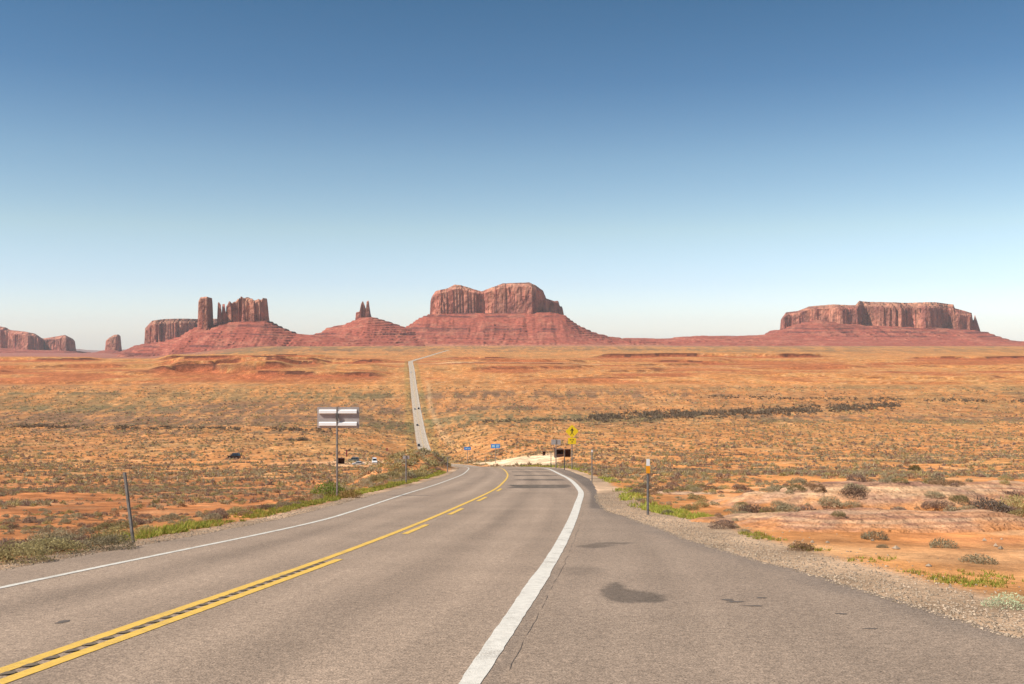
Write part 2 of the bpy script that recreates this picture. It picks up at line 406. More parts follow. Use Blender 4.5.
def paint_mat(name, colr, under=(.20, .155, .11), wear=.60):
    m, t, p = new_mat(name); p.inputs['Roughness'].default_value = .8
    g = t.nodes.new('ShaderNodeNewGeometry')
    def nz(sc_, de):
        n = t.nodes.new('ShaderNodeTexNoise'); n.inputs['Scale'].default_value = sc_; n.inputs['Detail'].default_value = de
        t.links.new(g.outputs['Position'], n.inputs['Vector']); return n.outputs['Fac']
    def mr(src, a, b, lo, hi):
        r = t.nodes.new('ShaderNodeMapRange'); r.inputs[1].default_value = a; r.inputs[2].default_value = b; r.inputs[3].default_value = lo; r.inputs[4].default_value = hi
        t.links.new(src, r.inputs[0]); return r.outputs[0]
    ad = t.nodes.new('ShaderNodeMath'); ad.operation = 'MULTIPLY_ADD'; ad.inputs[1].default_value = .45
    t.links.new(nz(2.5, 4), ad.inputs[0]); t.links.new(mr(nz(90, 4), 0, 1, 0, .55), ad.inputs[2])
    w_ = mr(ad.outputs[0], wear - .04, wear + .06, 0, .85)
    sc_ = t.nodes.new('ShaderNodeVectorMath'); sc_.operation = 'SCALE'; sc_.inputs[0].default_value = colr
    t.links.new(mr(nz(12, 5), .3, .7, .84, 1.08), sc_.inputs['Scale'])
    mx = t.nodes.new('ShaderNodeMix'); mx.data_type = 'RGBA'; mx.inputs[7].default_value = (*under, 1)
    t.links.new(w_, mx.inputs[0]); t.links.new(sc_.outputs[0], mx.inputs[6]); t.links.new(mx.outputs[2], p.inputs['Base Color'])
    b = t.nodes.new('ShaderNodeBump'); b.inputs['Distance'].default_value = .004; t.links.new(nz(70, 3), b.inputs['Height']); t.links.new(b.outputs[0], p.inputs['Normal'])
    return m
M_lwhite = paint_mat('road_paint_white', (.66, .61, .53), wear=.585)
M_lyel = paint_mat('road_paint_yellow', (.72, .44, .075), wear=.60)
M_tar = simple('tar_sealer', (.055, .048, .042), .7, 0, .25, 4)
M_seal = simple('sealed_asphalt', (.19, .148, .115), .85, 0, .35, 1.2)
M_groove = simple('groove_asphalt', (.15, .11, .07), .9, 0, .2, 12)
M_stain = simple('oil_stained_asphalt', (.125, .095, .072), .7, 0, .18, 12)

road_rows = []
y = -30.0
while y < 3600:
    road_rows.append(y); y += .5 if y < 3 else (.07 if y < 22 else max(.2, .008 * abs(y)))
road_rows = np.array(road_rows)
def strip(name, xa, xb, ys, lift, mat, parent, nseg=1, col=None, conform=0):
    a = xa(ys); b = xb(ys); t = np.linspace(0, 1, nseg + 1)
    X = a[:, None] + (b - a)[:, None] * t[None, :]; Y = np.repeat(ys[:, None], nseg + 1, 1)
    Z = H_road(Y) + lift * (1 + np.clip(Y, 0, 3600) / 60)
    C = None if col is None else col(X, Y).reshape(-1, 3)
    o = np_obj(name, np.stack([X, Y, Z], -1).reshape(-1, 3), grid_faces(len(ys), nseg + 1), mat, parent,
               uv=np.stack([X - XC(Y), Y], -1).reshape(-1, 2), col=C, smooth=True)
    return o
ASPH = np.array((.300, .217, .156))
def road_col(X, Y):
    c = np.broadcast_to(ASPH, X.shape + (3,)).copy()
    u = X - XC(Y)
    rw = X - XRW(Y)
    c = mixc(c, ss(-.1, .1, rw - .35) * .35, (.27, .20, .148))                    # older browner shoulder
    wheel = np.exp(-((np.abs(u - 1.9) - .85) / .35) ** 2) + np.exp(-((np.abs(u + 1.9) - .85) / .35) ** 2)
    c = c * (1 + .13 * np.clip(wheel, 0, 1) * (.5 + fbm(X * .7, Y / 14, 3, 60)))[..., None]
    oilb = np.exp(-((np.abs(u) - 1.9) / .28) ** 2); c = c * (1 - .10 * oilb * (.4 + 1.2 * fbm(X * 1.1, Y / 10, 3, 59)))[..., None]
    e = XR(Y) - X
    c = mixc(c, (1 - ss(.05, .7, e + .5 * (fbm(X, Y, 3, 61) - .5))) * .45 * ss(-1, 1, rw), (.16, .125, .10))
    dk = ss(32.8, 34.2, Y + 1.2 * (fbm(X * 2, Y * .5, 3, 63) - .5)) * (1 - ss(80, 150, Y)) * ss(.35, .5, rw)
    c = mixc(c, dk * .75, (.13, .10, .08))                                        # dark new shoulder in the bend
    # oil stains and older sealed repairs, each with its own ragged shape
    wx = X + .30 * (fbm(X * 2.6, Y * 1.1, 4, 65) - .5); wy = Y + 1.0 * (fbm(X * 2.6 + 9, Y * 1.1, 4, 66) - .5)
    def ell(cx, cy, ax, ay, soft=.16): return 1 - ss(1 - soft, 1 + soft, np.sqrt(((wx - cx) / ax) ** 2 + ((wy - cy) / ay) ** 2))
    st = np.maximum(ell(1.30, 12.9, .22, .95), ell(1.50, 12.35, .26, .42)); st = st * (1 - ell(1.56, 13.25, .13, .42, .3))
    st2 = np.maximum(ell(1.55, 19.4, .36, .35, .3), ell(1.95, 19.9, .38, .30, .3)); st3 = ell(1.0, 15.2, .32, .55, .5) * .35
    c = mixc(c, np.clip(st * .95 + st2 * .75 + st3, 0, 1) * .74, (.085, .065, .05))
    du = X - XC(Y) - .55; dv = XRW(Y) - .45 - X; rag = .6 * (fbm(X * 1.5, Y * .6, 4, 67) - .5)
    for ya, yb, k_ in ((55, 61.5, .85), (72, 77, .7), (88, 92, .75), (104, 109, .65), (121, 126, .5)):
        m = ss(-.15, .15, du + rag) * ss(-.15, .15, dv + rag) * ss(-.6, .6, Y - ya + 2 * rag) * ss(-.6, .6, yb - Y + 2 * rag)
        c = mixc(c, m * k_ * (.6 + .8 * fbm(X * 3, Y * .15, 3, 68)), (.10, .078, .06))
    c = mixc(c, ss(.06, .12, rw) * (1 - ss(.19, .25, rw + .1 * (fbm(Y * 1.3, 0 * Y, 4, 81) - .5))) * (1 - ss(14, 18, Y)) * .5, (.17, .13, .10))
    tw = np.exp(-((u - 2.0 + .5 * np.sin(Y / 23)) / .7) ** 2); c = c * (1 + .05 * tw * ss(.4, .6, fbm(X, Y / 9, 3, 69)))[..., None]
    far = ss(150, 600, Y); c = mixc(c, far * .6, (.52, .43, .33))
    return c
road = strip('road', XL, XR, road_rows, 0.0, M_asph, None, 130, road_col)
tag(road, kind='structure')

def wob(f, amp, s, d=0.0):
    return lambda Y: f(Y) + d + amp * (noise(np.asarray(Y) * 1.7, 0, s) - .5) + amp * .5 * (noise(np.asarray(Y) * 9, 0, s + 1) - .5)
ry = road_rows[(road_rows > -20) & (road_rows < 2900)]
fine = np.arange(-5, 130, .12)
nearfar = np.concatenate([fine, ry[ry > 130]])
# the right edge line swells and steps where it was repainted
def rw_half(Y): return np.interp(Y, [0, 7.5, 8.6, 12.6, 14.4, 15.2, 19, 38, 100], [.078, .08, .092, .11, .125, .105, .11, .125, .14])
strip('edge_line', lambda Y: XRW(Y) - rw_half(Y) + .012 * (noise(Y * 5, 0, 71) - .5), lambda Y: XRW(Y) + rw_half(Y) + .012 * (noise(Y * 5, 0, 72) - .5), nearfar, .004, M_lwhite, road)
strip('edge_line', lambda Y: XLW(Y) - .06 + .012 * (noise(Y * 5, 0, 73) - .5), lambda Y: XLW(Y) + .06 + .012 * (noise(Y * 5, 0, 74) - .5), nearfar, .004, M_lwhite, road)
strip('centre_line', lambda Y: XC(Y) - .08 + .01 * (noise(Y * 5, 0, 75) - .5), lambda Y: XC(Y) + .06 + .01 * (noise(Y * 5, 0, 76) - .5), nearfar, .004, M_lyel, road)
strip('centre_line', lambda Y: XC(Y) + .165, lambda Y: XC(Y) + .30 + .01 * (noise(Y * 5, 0, 77) - .5), np.arange(-5, 17.0, .12), .004, M_lyel, road)
for a, b in ((22.5, 25.6), (30, 33.5), (39, 43), (50, 54)):
    strip('centre_dash', lambda Y: XC(Y) + .20, lambda Y: XC(Y) + .34, np.linspace(a, b, 12), .004, M_lyel, road)
# milled rumble strip between and on the double yellow
for k in range(60):
    y0 = 3.0 + k * .31
    V = []; c = float(XC(y0))
    s_ = float(XC(y0 + .2) - XC(y0)) / .2
    if k > 44: break
    pts = [(.008, 0), (.07, .01), (.105, .05), (.10, .11), (.05, .17), (.008, .12)]
    V = [(c + .055 + a + s_ * b, y0 + b, float(H_road(y0 + b)) + .010) for a, b in pts]
    me = bpy.data.meshes.new('rumble_groove'); me.from_pydata(V, [], [list(range(len(V)))]); me.materials.append(M_groove)
    if k < 44: link(bpy.data.objects.new('rumble_groove', me), road)

def blotch(name, px, py, wpx, hpx, mat, seed, lift=.003, lobes=.35):
    """irregular flat patch lying on the pavement; size given by what it covers"""
    k = (py - HOR) / F; y0 = 1.67 / (k - .11333); x0 = (px - 512) / F * y0
    ax = wpx / F * y0 / 2; ay = hpx / 2 / (F * 1.67 / (y0 * y0))
    r = random.Random(seed); n = 64; V = [(x0, y0, 0)]
    for i in range(n):
        a = i / n * 2 * math.pi
        rr = 1 + lobes * (float(noise(2.2 * math.cos(a) + seed, 2.2 * math.sin(a), seed)) - .5) * 2 + .12 * (float(noise(8 * math.cos(a), 8 * math.sin(a), seed)) - .5)
        V.append((x0 + ax * rr * math.cos(a), y0 + ay * rr * math.sin(a), 0))
    V = [(x, y, float(H_road(y)) + lift) for x, y, _ in V]
    me = bpy.data.meshes.new(name); me.from_pydata(V, [], [(0, 1 + i, 1 + (i + 1) % n) for i in range(n)]); me.materials.append(mat)
    link(bpy.data.objects.new(name, me), road)
for px, py, wp, hp in ((735, 602, 16, 1.4), (752, 606, 22, 1.2), (728, 600, 9, 1.6), (762, 598, 9, 1.2), (842, 614, 10, 1.2), (870, 629, 16, 1), (62, 622, 10, 3)):
    blotch('tar_mark', px, py, wp, hp, M_stain, int(px), .003, .4)
# crack beside the right edge line
cy = np.arange(3, 33, .06)
strip('crack', lambda Y: XRW(Y) + .23 + .06 * (fbm(Y * 1.3, 0, 4, 81) - .5), lambda Y: XRW(Y) + .230 + .005 * ss(.35, .7, noise(Y * 3, 0, 83)) + .06 * (fbm(Y * 1.3, 0, 4, 81) - .5), cy, .0035, M_stain, road)

# ------------------------------------------------------------------ buttes
CL_A = np.array((.50, .17, .115)); CL_B = np.array((.38, .12, .085)); TAL = np.array((.32, .085, .055)); TAL2 = np.array((.42, .16, .10))

def rock_field(Yb, base, skirt, cliffs, x0, x1, front, back, cell, seed, ledge=1.0, extra_top=0):
    k = Yb / F
    sx_ = np.array([(p - 512) * k for p, r in skirt]); sz_ = np.array([(HOR - r) * k for p, r in skirt])
    xs = np.arange((x0 - 512) * k, (x1 - 512) * k + cell, cell)
    ys = np.arange(Yb - front, Yb + back + cell, cell)
    X, Y = np.meshgrid(xs, ys)
    wx = X + 25 * (fbm(X / 90, Y / 90, 4, seed + 1) - .5)
    S = np.interp(wx, sx_, sz_)
    flat = max([60.0] + [-min(f_[1] for f_ in c['front']) * .95 for c in cliffs])
    d = np.where(Y < Yb, (Yb - flat - Y) / (front - flat - 30), (Y - Yb - 60.0) / (back - 60.0))
    gul = 1 - np.abs(2 * fbm(X / 70, Y / 500, 4, seed + 2) - 1)
    t = np.clip(d + .07 * (gul - .75) * ss(0, .3, d), 0, 1.05)
    prof = np.where(t < 0, 1, (1 - np.clip(t, 0, 1)) ** 1.55)
    hh = np.maximum(S - base, 0)
    h = hh * prof
    # ledges
    stp = 17.0; q = (h + 30 * fbm(X / 260, Y / 260, 4, seed + 5)) / stp; fl = np.floor(q); fr = q - fl
    lm = ss(.30, .50, fbm(X / 260, Y / 600, 3, seed + 3)) * ledge
    h = h + lm * stp * (ss(.72, .95, fr) - fr) * .62 * ss(3, 14, h)
    h = h + 5 * (fbm(X / 28, Y / 28, 4, seed + 4) - .5) * ss(2, 20, h)
    cliff = np.zeros(X.shape, bool); hc = h.copy(); T = np.zeros_like(h)
    for ci, c in enumerate(cliffs):
        tp = np.array(c['top']); txs = (tp[:, 0] - 512) * k; tzs = (HOR - tp[:, 1]) * k
        fp = np.array(c['front']); fxs = (fp[:, 0] - 512) * k
        fa = c.get('flute', 26); fw = c.get('fw', 55)
        U = X * Yb / Y                       # follow the outline a little wider with distance, as rounded walls do
        n1 = np.abs(2 * fbm(X / fw, X * 0 + seed, 4, seed + 7 + ci) - 1); n2 = fbm(X / (fw * 2.6), Y / 400, 3, seed + 8); n3 = fbm(X / (fw * .3), Y / 60, 2, seed + 9)
        fl_ = fa * (.75 * (1 - ss(.0, .16, n1)) * ss(.4, .6, fbm(X / 200, X * 0, 2, seed + 31)) + 3.0 * (n2 - .5) + .25 * (n3 - .5) + .2 * n1)
        yF = Yb + np.interp(U, fxs, fp[:, 1]) + fl_
        yB = Yb + np.interp(U, fxs, fp[:, 2]) - .6 * fl_
        inside = (U > txs[0]) & (U < txs[-1]) & (Y > yF) & (Y < yB)
        di = np.minimum(Y - yF, yB - Y)
        top = np.interp(U + 5 * (noise(Y / 20, X / 20, seed) - .5), txs, tzs) - base
        capd = c.get('cap', 70); capf = c.get('capf', .80)
        cc = capf + (1 - capf) * np.clip(di / capd, 0, 1)
        cc = np.where(di > capd, 1, capf + (1 - capf) * (np.floor((cc - capf) / (1 - capf) * 3 + .25) / 3 * .6 + .4 * (cc - capf) / (1 - capf)))
        bw = 16 * ss(.45, .7, fbm(X / 75, X * 0, 3, seed + 21)) * (fa > 20)
        cc = np.where(di < bw, np.minimum(cc, .18 + .5 * noise(X / 45, X * 0, seed + 22)), cc)
        foot = np.minimum(h, top)
        ht = foot + (top - foot) * cc + c.get('rough', 4) * (fbm(X / 22, Y / 22, 3, seed + 11) - .5)
        # a short broken apron at the cliff foot
        hc = np.where(inside, np.maximum(ht, hc), hc); cliff |= inside & (ht > h + 3)
    return X, Y, hc + base, cliff, h

def build_rock(name, label, cat, rf, seed, tint=1.0, group=None, talus_col=TAL, cliff_name='cliff'):
    X, Y, Z, cliff, ht = rf
    nr, nc = X.shape
    cx, cyy = float(X.mean()), float(Y.mean()); zb = float(Z.min())
    root = empty(name, (cx, cyy, zb)); tag(root, label, cat, group)
    Fq = grid_faces(nr, nc); V = np.stack([X - cx, Y - cyy, Z - zb], -1).reshape(-1, 3)
    fm = cliff.ravel()[Fq].any(1)
    z = Z; n = fbm(X / 400, Y / 400, 3, seed)
    band = noise(z / 9 + n * 3, z * 0, seed + 1); band2 = noise(z / 31 + n * 2, z * 0, seed + 2)
    cc = np.broadcast_to(CL_A, X.shape + (3,)).copy(); cc = mixc(cc, .5 * band2, CL_B)
    var = fbm(X / 24, X * 0 + z / 60, 4, seed + 6); cc = mixc(cc, .5 * ss(.54, .68, var), (.20, .08, .065)); cc = mixc(cc, .6 * ss(.52, .38, var), (.58, .28, .17)); cc = mixc(cc, .75 * ss(.58, .74, band), (.20, .08, .065)); cc = mixc(cc, .5 * ss(.35, .2, band), (.56, .26, .17))
    zt2 = np.where(cliff, z, -1e9).max(); caprock = ss(zt2 - 62, zt2 - 40, z); cc = mixc(cc, .75 * caprock * ss(.40, .60, noise(z / 7, z * 0, seed + 12)), (.20, .10, .07)); cc = mixc(cc, .5 * caprock * ss(.6, .4, noise(z / 7, z * 0, seed + 12)), (.48, .26, .16))
    tc = np.broadcast_to(talus_col, X.shape + (3,)).copy(); tc = mixc(tc, .9 * ss(.56, .72, band) * ss(.36, .52, fbm(X / 130, Y / 500, 4, seed + 9)), (.12, .04, .035)); tc = mixc(tc, .45 * ss(.45, .7, band2), (.30, .09, .06))  # dark bands paint in shade under ledges, along with strata tone
    tc = mixc(tc, .5 * ss(.5, .72, fbm(X / 70, Y / 70, 4, seed + 3)), TAL2)
    tc = mixc(tc, .8 * ss(24, 4, ht), (.44, .20, .115)); tc = mixc(tc, .7 * ss(10, 1, ht), (.21, .17, .10))
    for part, mask, colr, mat in ((cliff_name, fm, cc, M_cliff), ('talus_slope', ~fm, tc, M_talus)):
        if not mask.any(): continue
        f = Fq[mask]; ids, inv = np.unique(f.ravel(), return_inverse=True)
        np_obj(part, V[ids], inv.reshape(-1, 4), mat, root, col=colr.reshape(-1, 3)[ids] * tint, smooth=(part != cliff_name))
    return root

BASE = -66.0
# central two-humped butte
rf = rock_field(8000, BASE, [(395, 341), (404, 329), (416, 323), (423, 318), (430, 315), (450, 314), (533, 313), (550, 313), (564, 316), (576, 325), (591, 332), (606, 336), (619, 338), (650, 342)],
    [dict(top=[(430.2, 316), (430.6, 299), (435.5, 291.5), (447, 289), (455, 285), (461, 285.5), (472, 289), (481.6, 291.5), (486, 289.7), (503, 284), (529, 283.5), (535, 286), (543, 290.4), (546, 298), (554.7, 300.5), (558, 300), (560, 306), (562, 305), (564.5, 317)],
          front=[(430, 60, 100), (432, -120, 200), (440, -190, 300), (470, -130, 320), (484, -95, 320), (500, -190, 340), (532, -250, 360), (536, -225, 360), (543, -80, 340), (552, 20, 320), (560, 90, 300), (565, 150, 250)], flute=34, fw=60, cap=85, capf=.84)],
    392, 655, 1150, 700, 5.5, 100)
build_rock('butte', 'broad red butte with two humps and a shaded right end, beyond the far road', 'butte', rf, 100)
# castle-like butte and its spires, tower in front of the dark mesa
castle_skirt = [(125, 356), (145, 347), (163, 342), (185, 336), (193, 331), (198, 327.5), (213, 326), (226, 323), (245, 321.5), (269.5, 320.7), (279, 326), (289.5, 330.7), (299, 334), (330, 336), (370, 340), (420, 345)]
rf = rock_field(7000, -140, castle_skirt,
    [dict(top=[(226, 324), (226.4, 307), (228, 304.5), (229.7, 301.3), (231.3, 304), (236.3, 301.6), (239, 300), (241.3, 297), (243.8, 299), (248, 298.6), (252, 299.3), (254.6, 301.8), (258, 300.6), (261.2, 301), (262.9, 299), (267, 299.4), (268.3, 310), (269.2, 322)],
          front=[(226, -10, 60), (229, -75, 90), (245, -95, 110), (262, -85, 100), (267, -45, 90), (270, 30, 60)], flute=44, fw=34, cap=10, capf=.9, rough=26),
     dict(top=[(217.2, 326), (217.6, 315.5), (220, 313), (222, 315), (225.2, 312), (226.8, 314), (227.2, 326)], front=[(217, -60, 10), (227, -50, 20)], flute=4, cap=6, capf=.9, rough=5),
     dict(top=[(217.4, 325), (217.9, 303), (219, 302.4), (220.9, 305), (221.6, 325)], front=[(217, -70, -15), (222, -70, -15)], flute=2, cap=6, capf=.93, rough=3),
     dict(top=[(222.1, 325), (222.6, 304.5), (224.6, 304), (225.3, 325)], front=[(222, -45, 20), (226, -45, 20)], flute=2, cap=6, capf=.93, rough=3)],
    122, 425, 900, 450, 4.2, 200)
build_rock('butte', 'castle-like red butte with a jagged battlement top and two thin spires on its left', 'butte', rf, 200)
rf = rock_field(6930, -140, [(180, 345), (195, 330), (212, 327), (216, 340)],
    [dict(top=[(197.6, 331), (198.6, 301.5), (200.6, 297.6), (205, 297), (212, 297.8), (212.6, 305), (213.2, 330)],
          front=[(197, 0, 60), (199, -55, 80), (207, -75, 90), (209, -50, 90), (213, 40, 80)], flute=10, fw=22, cap=14, capf=.94, rough=4)],
    194, 217, 170, 170, 3.0, 240)
build_rock('rock_tower', 'tall narrow square-topped red rock tower left of the castle-like butte', 'rock tower', rf, 240)
rf = rock_field(9500, -165, [(130, 352), (145, 344.5), (163, 342), (193, 339), (225, 338), (240, 345)],
    [dict(top=[(144.8, 346), (145.3, 328), (148.3, 325), (152.4, 320.7), (163, 319.3), (180, 318.7), (196.5, 318.9), (216.4, 318.4), (222, 320), (226, 340)],
          front=[(144, 100, 500), (146, -80, 600), (155, -240, 700), (170, -220, 700), (190, -120, 700), (226, 80, 600)], flute=55, fw=60, cap=120, capf=.80)],
    126, 240, 900, 800, 7, 300)
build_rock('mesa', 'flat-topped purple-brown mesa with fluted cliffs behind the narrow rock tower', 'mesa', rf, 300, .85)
# twin spire
rf = rock_field(7500, BASE - 4, [(285, 343), (300, 336.5), (322, 332.5), (328, 327.5), (346.5, 324), (355, 320), (363, 317.5), (371, 316.5), (380, 319), (389.7, 322), (404.6, 327), (420, 333), (440, 343)],
    [dict(top=[(355.8, 320), (356.1, 312.6), (359.8, 311.6), (361.4, 303.5), (363, 301), (364.8, 305.7), (366, 310.5), (366.8, 301.6), (368.4, 300.6), (369.4, 308), (371.2, 317)],
          front=[(355, -30, 20), (360, -50, 40), (368, -50, 40), (372, -10, 20)], flute=14, fw=20, cap=8, capf=.93, rough=4)],
    282, 442, 900, 450, 4.2, 400, .8)
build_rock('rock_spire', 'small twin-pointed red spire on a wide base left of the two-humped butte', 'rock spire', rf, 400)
# right mesa
rf = rock_field(9000, BASE, [(735, 342), (750, 337), (767.6, 333.5), (771, 331), (780, 329), (800, 323), (812, 320), (837, 324), (871, 326), (914.7, 327.4), (961, 330), (976, 332), (984, 336), (994, 340), (1040, 343)],
    [dict(top=[(780.2, 330), (781, 319), (786, 312), (797.4, 310.6), (809, 306), (829.6, 304.5), (855.4, 305.5), (859.3, 301), (901.8, 302.9), (935.3, 302.4), (953.4, 304.2), (954.6, 308), (971.4, 312.7), (973.2, 323), (974.8, 314.5), (976.8, 320), (982, 336)],
          front=[(780, 120, 500), (784, -20, 600), (800, 0, 700), (829, -60, 800), (833, -180, 800), (838, -200, 800), (858, -230, 800), (863, -80, 800), (870, -70, 800), (880, -170, 800), (900, -190, 800), (912, -120, 800), (925, -210, 800), (940, -160, 800), (948, -60, 800), (960, -90, 700), (970, -60, 600), (976, 60, 400), (983, 150, 300)], flute=60, fw=70, cap=130, capf=.76)],
    732, 1045, 1150, 1000, 6.5, 500)
build_rock('mesa', 'long flat-topped red mesa with shadowed cliffs alone at the right of the skyline', 'mesa', rf, 500, .95)
# far left mesa and small butte
rf = rock_field(11500, -190, [(-90, 345), (0, 347.5), (40, 349.5), (75.3, 351), (86, 354.5), (96, 356)],
    [dict(top=[(-85, 345), (-80, 324), (0, 326.3), (6, 327.5), (10, 330), (25, 331.7), (35, 333.7), (42.5, 338.7), (47.5, 338), (65, 335), (72.5, 338.7), (75, 341), (75.6, 352)],
          front=[(-85, 0, 600), (-20, -100, 900), (8, -60, 900), (14, -200, 900), (28, -260, 900), (38, -160, 900), (44, 60, 700), (50, -40, 600), (66, -120, 600), (76, 80, 300)], flute=60, fw=80, cap=130, capf=.8)],
    -95, 98, 1000, 1000, 9, 600)
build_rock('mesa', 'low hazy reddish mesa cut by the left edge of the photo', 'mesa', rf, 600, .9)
rf = rock_field(11000, -185, [(92, 356), (97, 354), (105, 350.5), (114, 349.5), (121.7, 350.5), (128, 354), (134, 356.5)],
    [dict(top=[(105, 351), (106, 340.5), (109, 338), (114, 335), (118.7, 334.5), (120.5, 336.3), (121.9, 351)],
          front=[(104, 20, 60), (108, -90, 120), (117, -110, 120), (122, 30, 60)], flute=16, fw=40, cap=30, capf=.88)],
    90, 136, 700, 500, 5.5, 700)
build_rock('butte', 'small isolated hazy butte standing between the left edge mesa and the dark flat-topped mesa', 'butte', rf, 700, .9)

# low red ridge joining everything, and pale blue hills far behind: terrain
rf = rock_field(8600, BASE, [(250, 341), (300, 336), (400, 334), (600, 337), (619, 337.3), (660, 338.5), (686, 336.2), (701, 335.2), (733, 336), (767, 334.5), (800, 334), (960, 336), (990, 340.5), (1024, 341.2), (1100, 341), (1250, 340)], [], 248, 1245, 1700, 800, 13, 800, 1.3)
X, Y, Z, _, ht = rf
tc = np.broadcast_to(TAL, X.shape + (3,)).copy(); tc = mixc(tc, .5 * ss(.45, .7, fbm(X / 120, Y / 60, 4, 801)), TAL2); tc = mixc(tc, .7 * ss(8, 1, ht), (.22, .17, .10))
tag(np_obj('ridge', np.stack([X, Y, Z - 1.5], -1).reshape(-1, 3), grid_faces(*X.shape), M_talus, col=tc.reshape(-1, 3), smooth=True), kind='structure')
rf = rock_field(21000, -340, [(-100, 346), (60, 349.5), (78, 349), (86, 350), (100, 350.6), (126, 349.4), (135, 350), (160, 351), (500, 347), (700, 336.5), (728, 335.4), (738, 336), (760, 337), (900, 343), (1150, 346)], [], -100, 1150, 1500, 1500, 40, 900, .5)
X, Y, Z, _, ht = rf
tag(np_obj('hills', np.stack([X, Y, Z], -1).reshape(-1, 3), grid_faces(*X.shape), M_talus, col=np.broadcast_to((.25, .16, .14), (X.size, 3)), smooth=True), kind='structure')

# ------------------------------------------------------------------ haze
def build_haze():
    bm = bmesh.new(); bmesh.ops.create_cube(bm, size=1)
    zlo, zhi = -620.0, 560.0
    for v in bm.verts:
        v.co = Vector((v.co.x * 92000, v.co.y * 36000 + 14000, zlo if v.co.z < 0 else zhi))
    me = bpy.data.meshes.new('haze'); bm.to_mesh(me); bm.free()
    m = bpy.data.materials.new('haze_air'); m.use_nodes = True; t = m.node_tree; t.nodes.clear()
    o = t.nodes.new('ShaderNodeOutputMaterial'); v = t.nodes.new('ShaderNodeVolumePrincipled')
    v.inputs['Color'].default_value = (.84, .93, 1, 1); v.inputs['Density'].default_value = 1.4e-5; v.inputs['Anisotropy'].default_value = 0
    t.links.new(v.outputs[0], o.inputs['Volume']); me.materials.append(m)
    ob = link(bpy.data.objects.new('haze', me)); tag(ob, kind='stuff')
build_haze()

# ------------------------------------------------------------------ slickrock outcrops right of the road
OUT = []
def rock_H(x, y):
    z = H(x, y)
    for cx, cy, wm, dm, hm, seed in OUT:
        r = np.sqrt(((x - cx) / wm * 2) ** 2 + ((y - cy) / dm * 2) ** 2) + .35 * (fbm(x / 2.2, y / 2.2, 4, seed) - .5)
        z = z + np.where(r < 1, hm * ss(1.0, .25, r) * (.55 + .9 * fbm(x / 3, y / 3, 4, seed + 1)), 0)
    return z
def outcrop(px, py, wm, dm, hm, seed, label, tone):
    c = project(px, py); n1, n2 = 150, 110
    a = np.linspace(-1, 1, n1); b = np.linspace(-1, 1, n2); A, B = np.meshgrid(a, b)
    X = c.x + A * wm / 2; Y = c.y + B * dm / 2
    r = np.sqrt(A ** 2 + B ** 2) + .35 * (fbm(X / 2.2, Y / 2.2, 4, seed) - .5)
    h = hm * ss(1.0, .25, r) * (.55 + .9 * fbm(X / 3, Y / 3, 4, seed + 1))
    q = h / .09; fl = np.floor(q); h2 = (fl + ss(.5, .95, q - fl)) * .09
    h = .45 * h + .55 * h2 + .05 * (fbm(X / .35, Y / .35, 3, seed + 2) - .5)
    OUT.append((c.x, c.y, wm, dm, hm, seed))
    Z = H(X, Y) + h - .10 * ss(.75, 1.0, r) - .03
    cc = np.broadcast_to(np.array(tone), X.shape + (3,)).copy()
    cc = mixc(cc, .6 * ss(.45, .65, fbm(X / 1.6, Y / .9, 4, seed + 3)), (.38, .21, .14)); cc = mixc(cc, .5 * ss(.55, .7, fbm(X / .9, Y / .9, 4, seed + 4)), (.24, .13, .10))
    lay = noise(h / .035 + 2 * fbm(X / 2, Y / 2, 3, seed + 6), X * 0 + seed, seed + 5)
    cc = mixc(cc, .55 * ss(.52, .78, lay) * ss(.3, .5, fbm(X / 1.1, Y / 1.1, 3, seed + 7)), (.27, .13, .085)); cc = mixc(cc, .35 * ss(.48, .22, lay), (.68, .46, .28))
    cc = mixc(cc, ss(.55, .95, r + .5 * (fbm(X / .5, Y / .5, 3, seed + 8) - .5)), (.56, .235, .085))
    V = np.stack([X - c.x, Y - c.y, Z - c.z], -1).reshape(-1, 3)
    o = np_obj('rock_outcrop', V, grid_faces(n2, n1), M_rock, col=cc.reshape(-1, 3), smooth=True); o.location = c
    tag(o, label, 'rock outcrop')
outcrop(880, 505, 15, 9, .75, 1001, 'long pale slickrock outcrop with brush growing on it right of the road', (.60, .35, .19))
outcrop(905, 526, 10, 5, .42, 1011, 'low brown-streaked rock slab on the orange sand in front of the long pale outcrop', (.50, .25, .13))
outcrop(775, 521, 6, 4, .30, 1021, 'flat whitish rock shelf beside the gravel shoulder', (.64, .39, .22))
outcrop(680, 494, 5, 4, .14, 1031, 'small pale sandy rock patch behind the white and orange marker', (.70, .46, .27))
outcrop(985, 493, 9, 6, .45, 1041, 'dark-topped slickrock swell at the right edge of the photo', (.50, .26, .14))

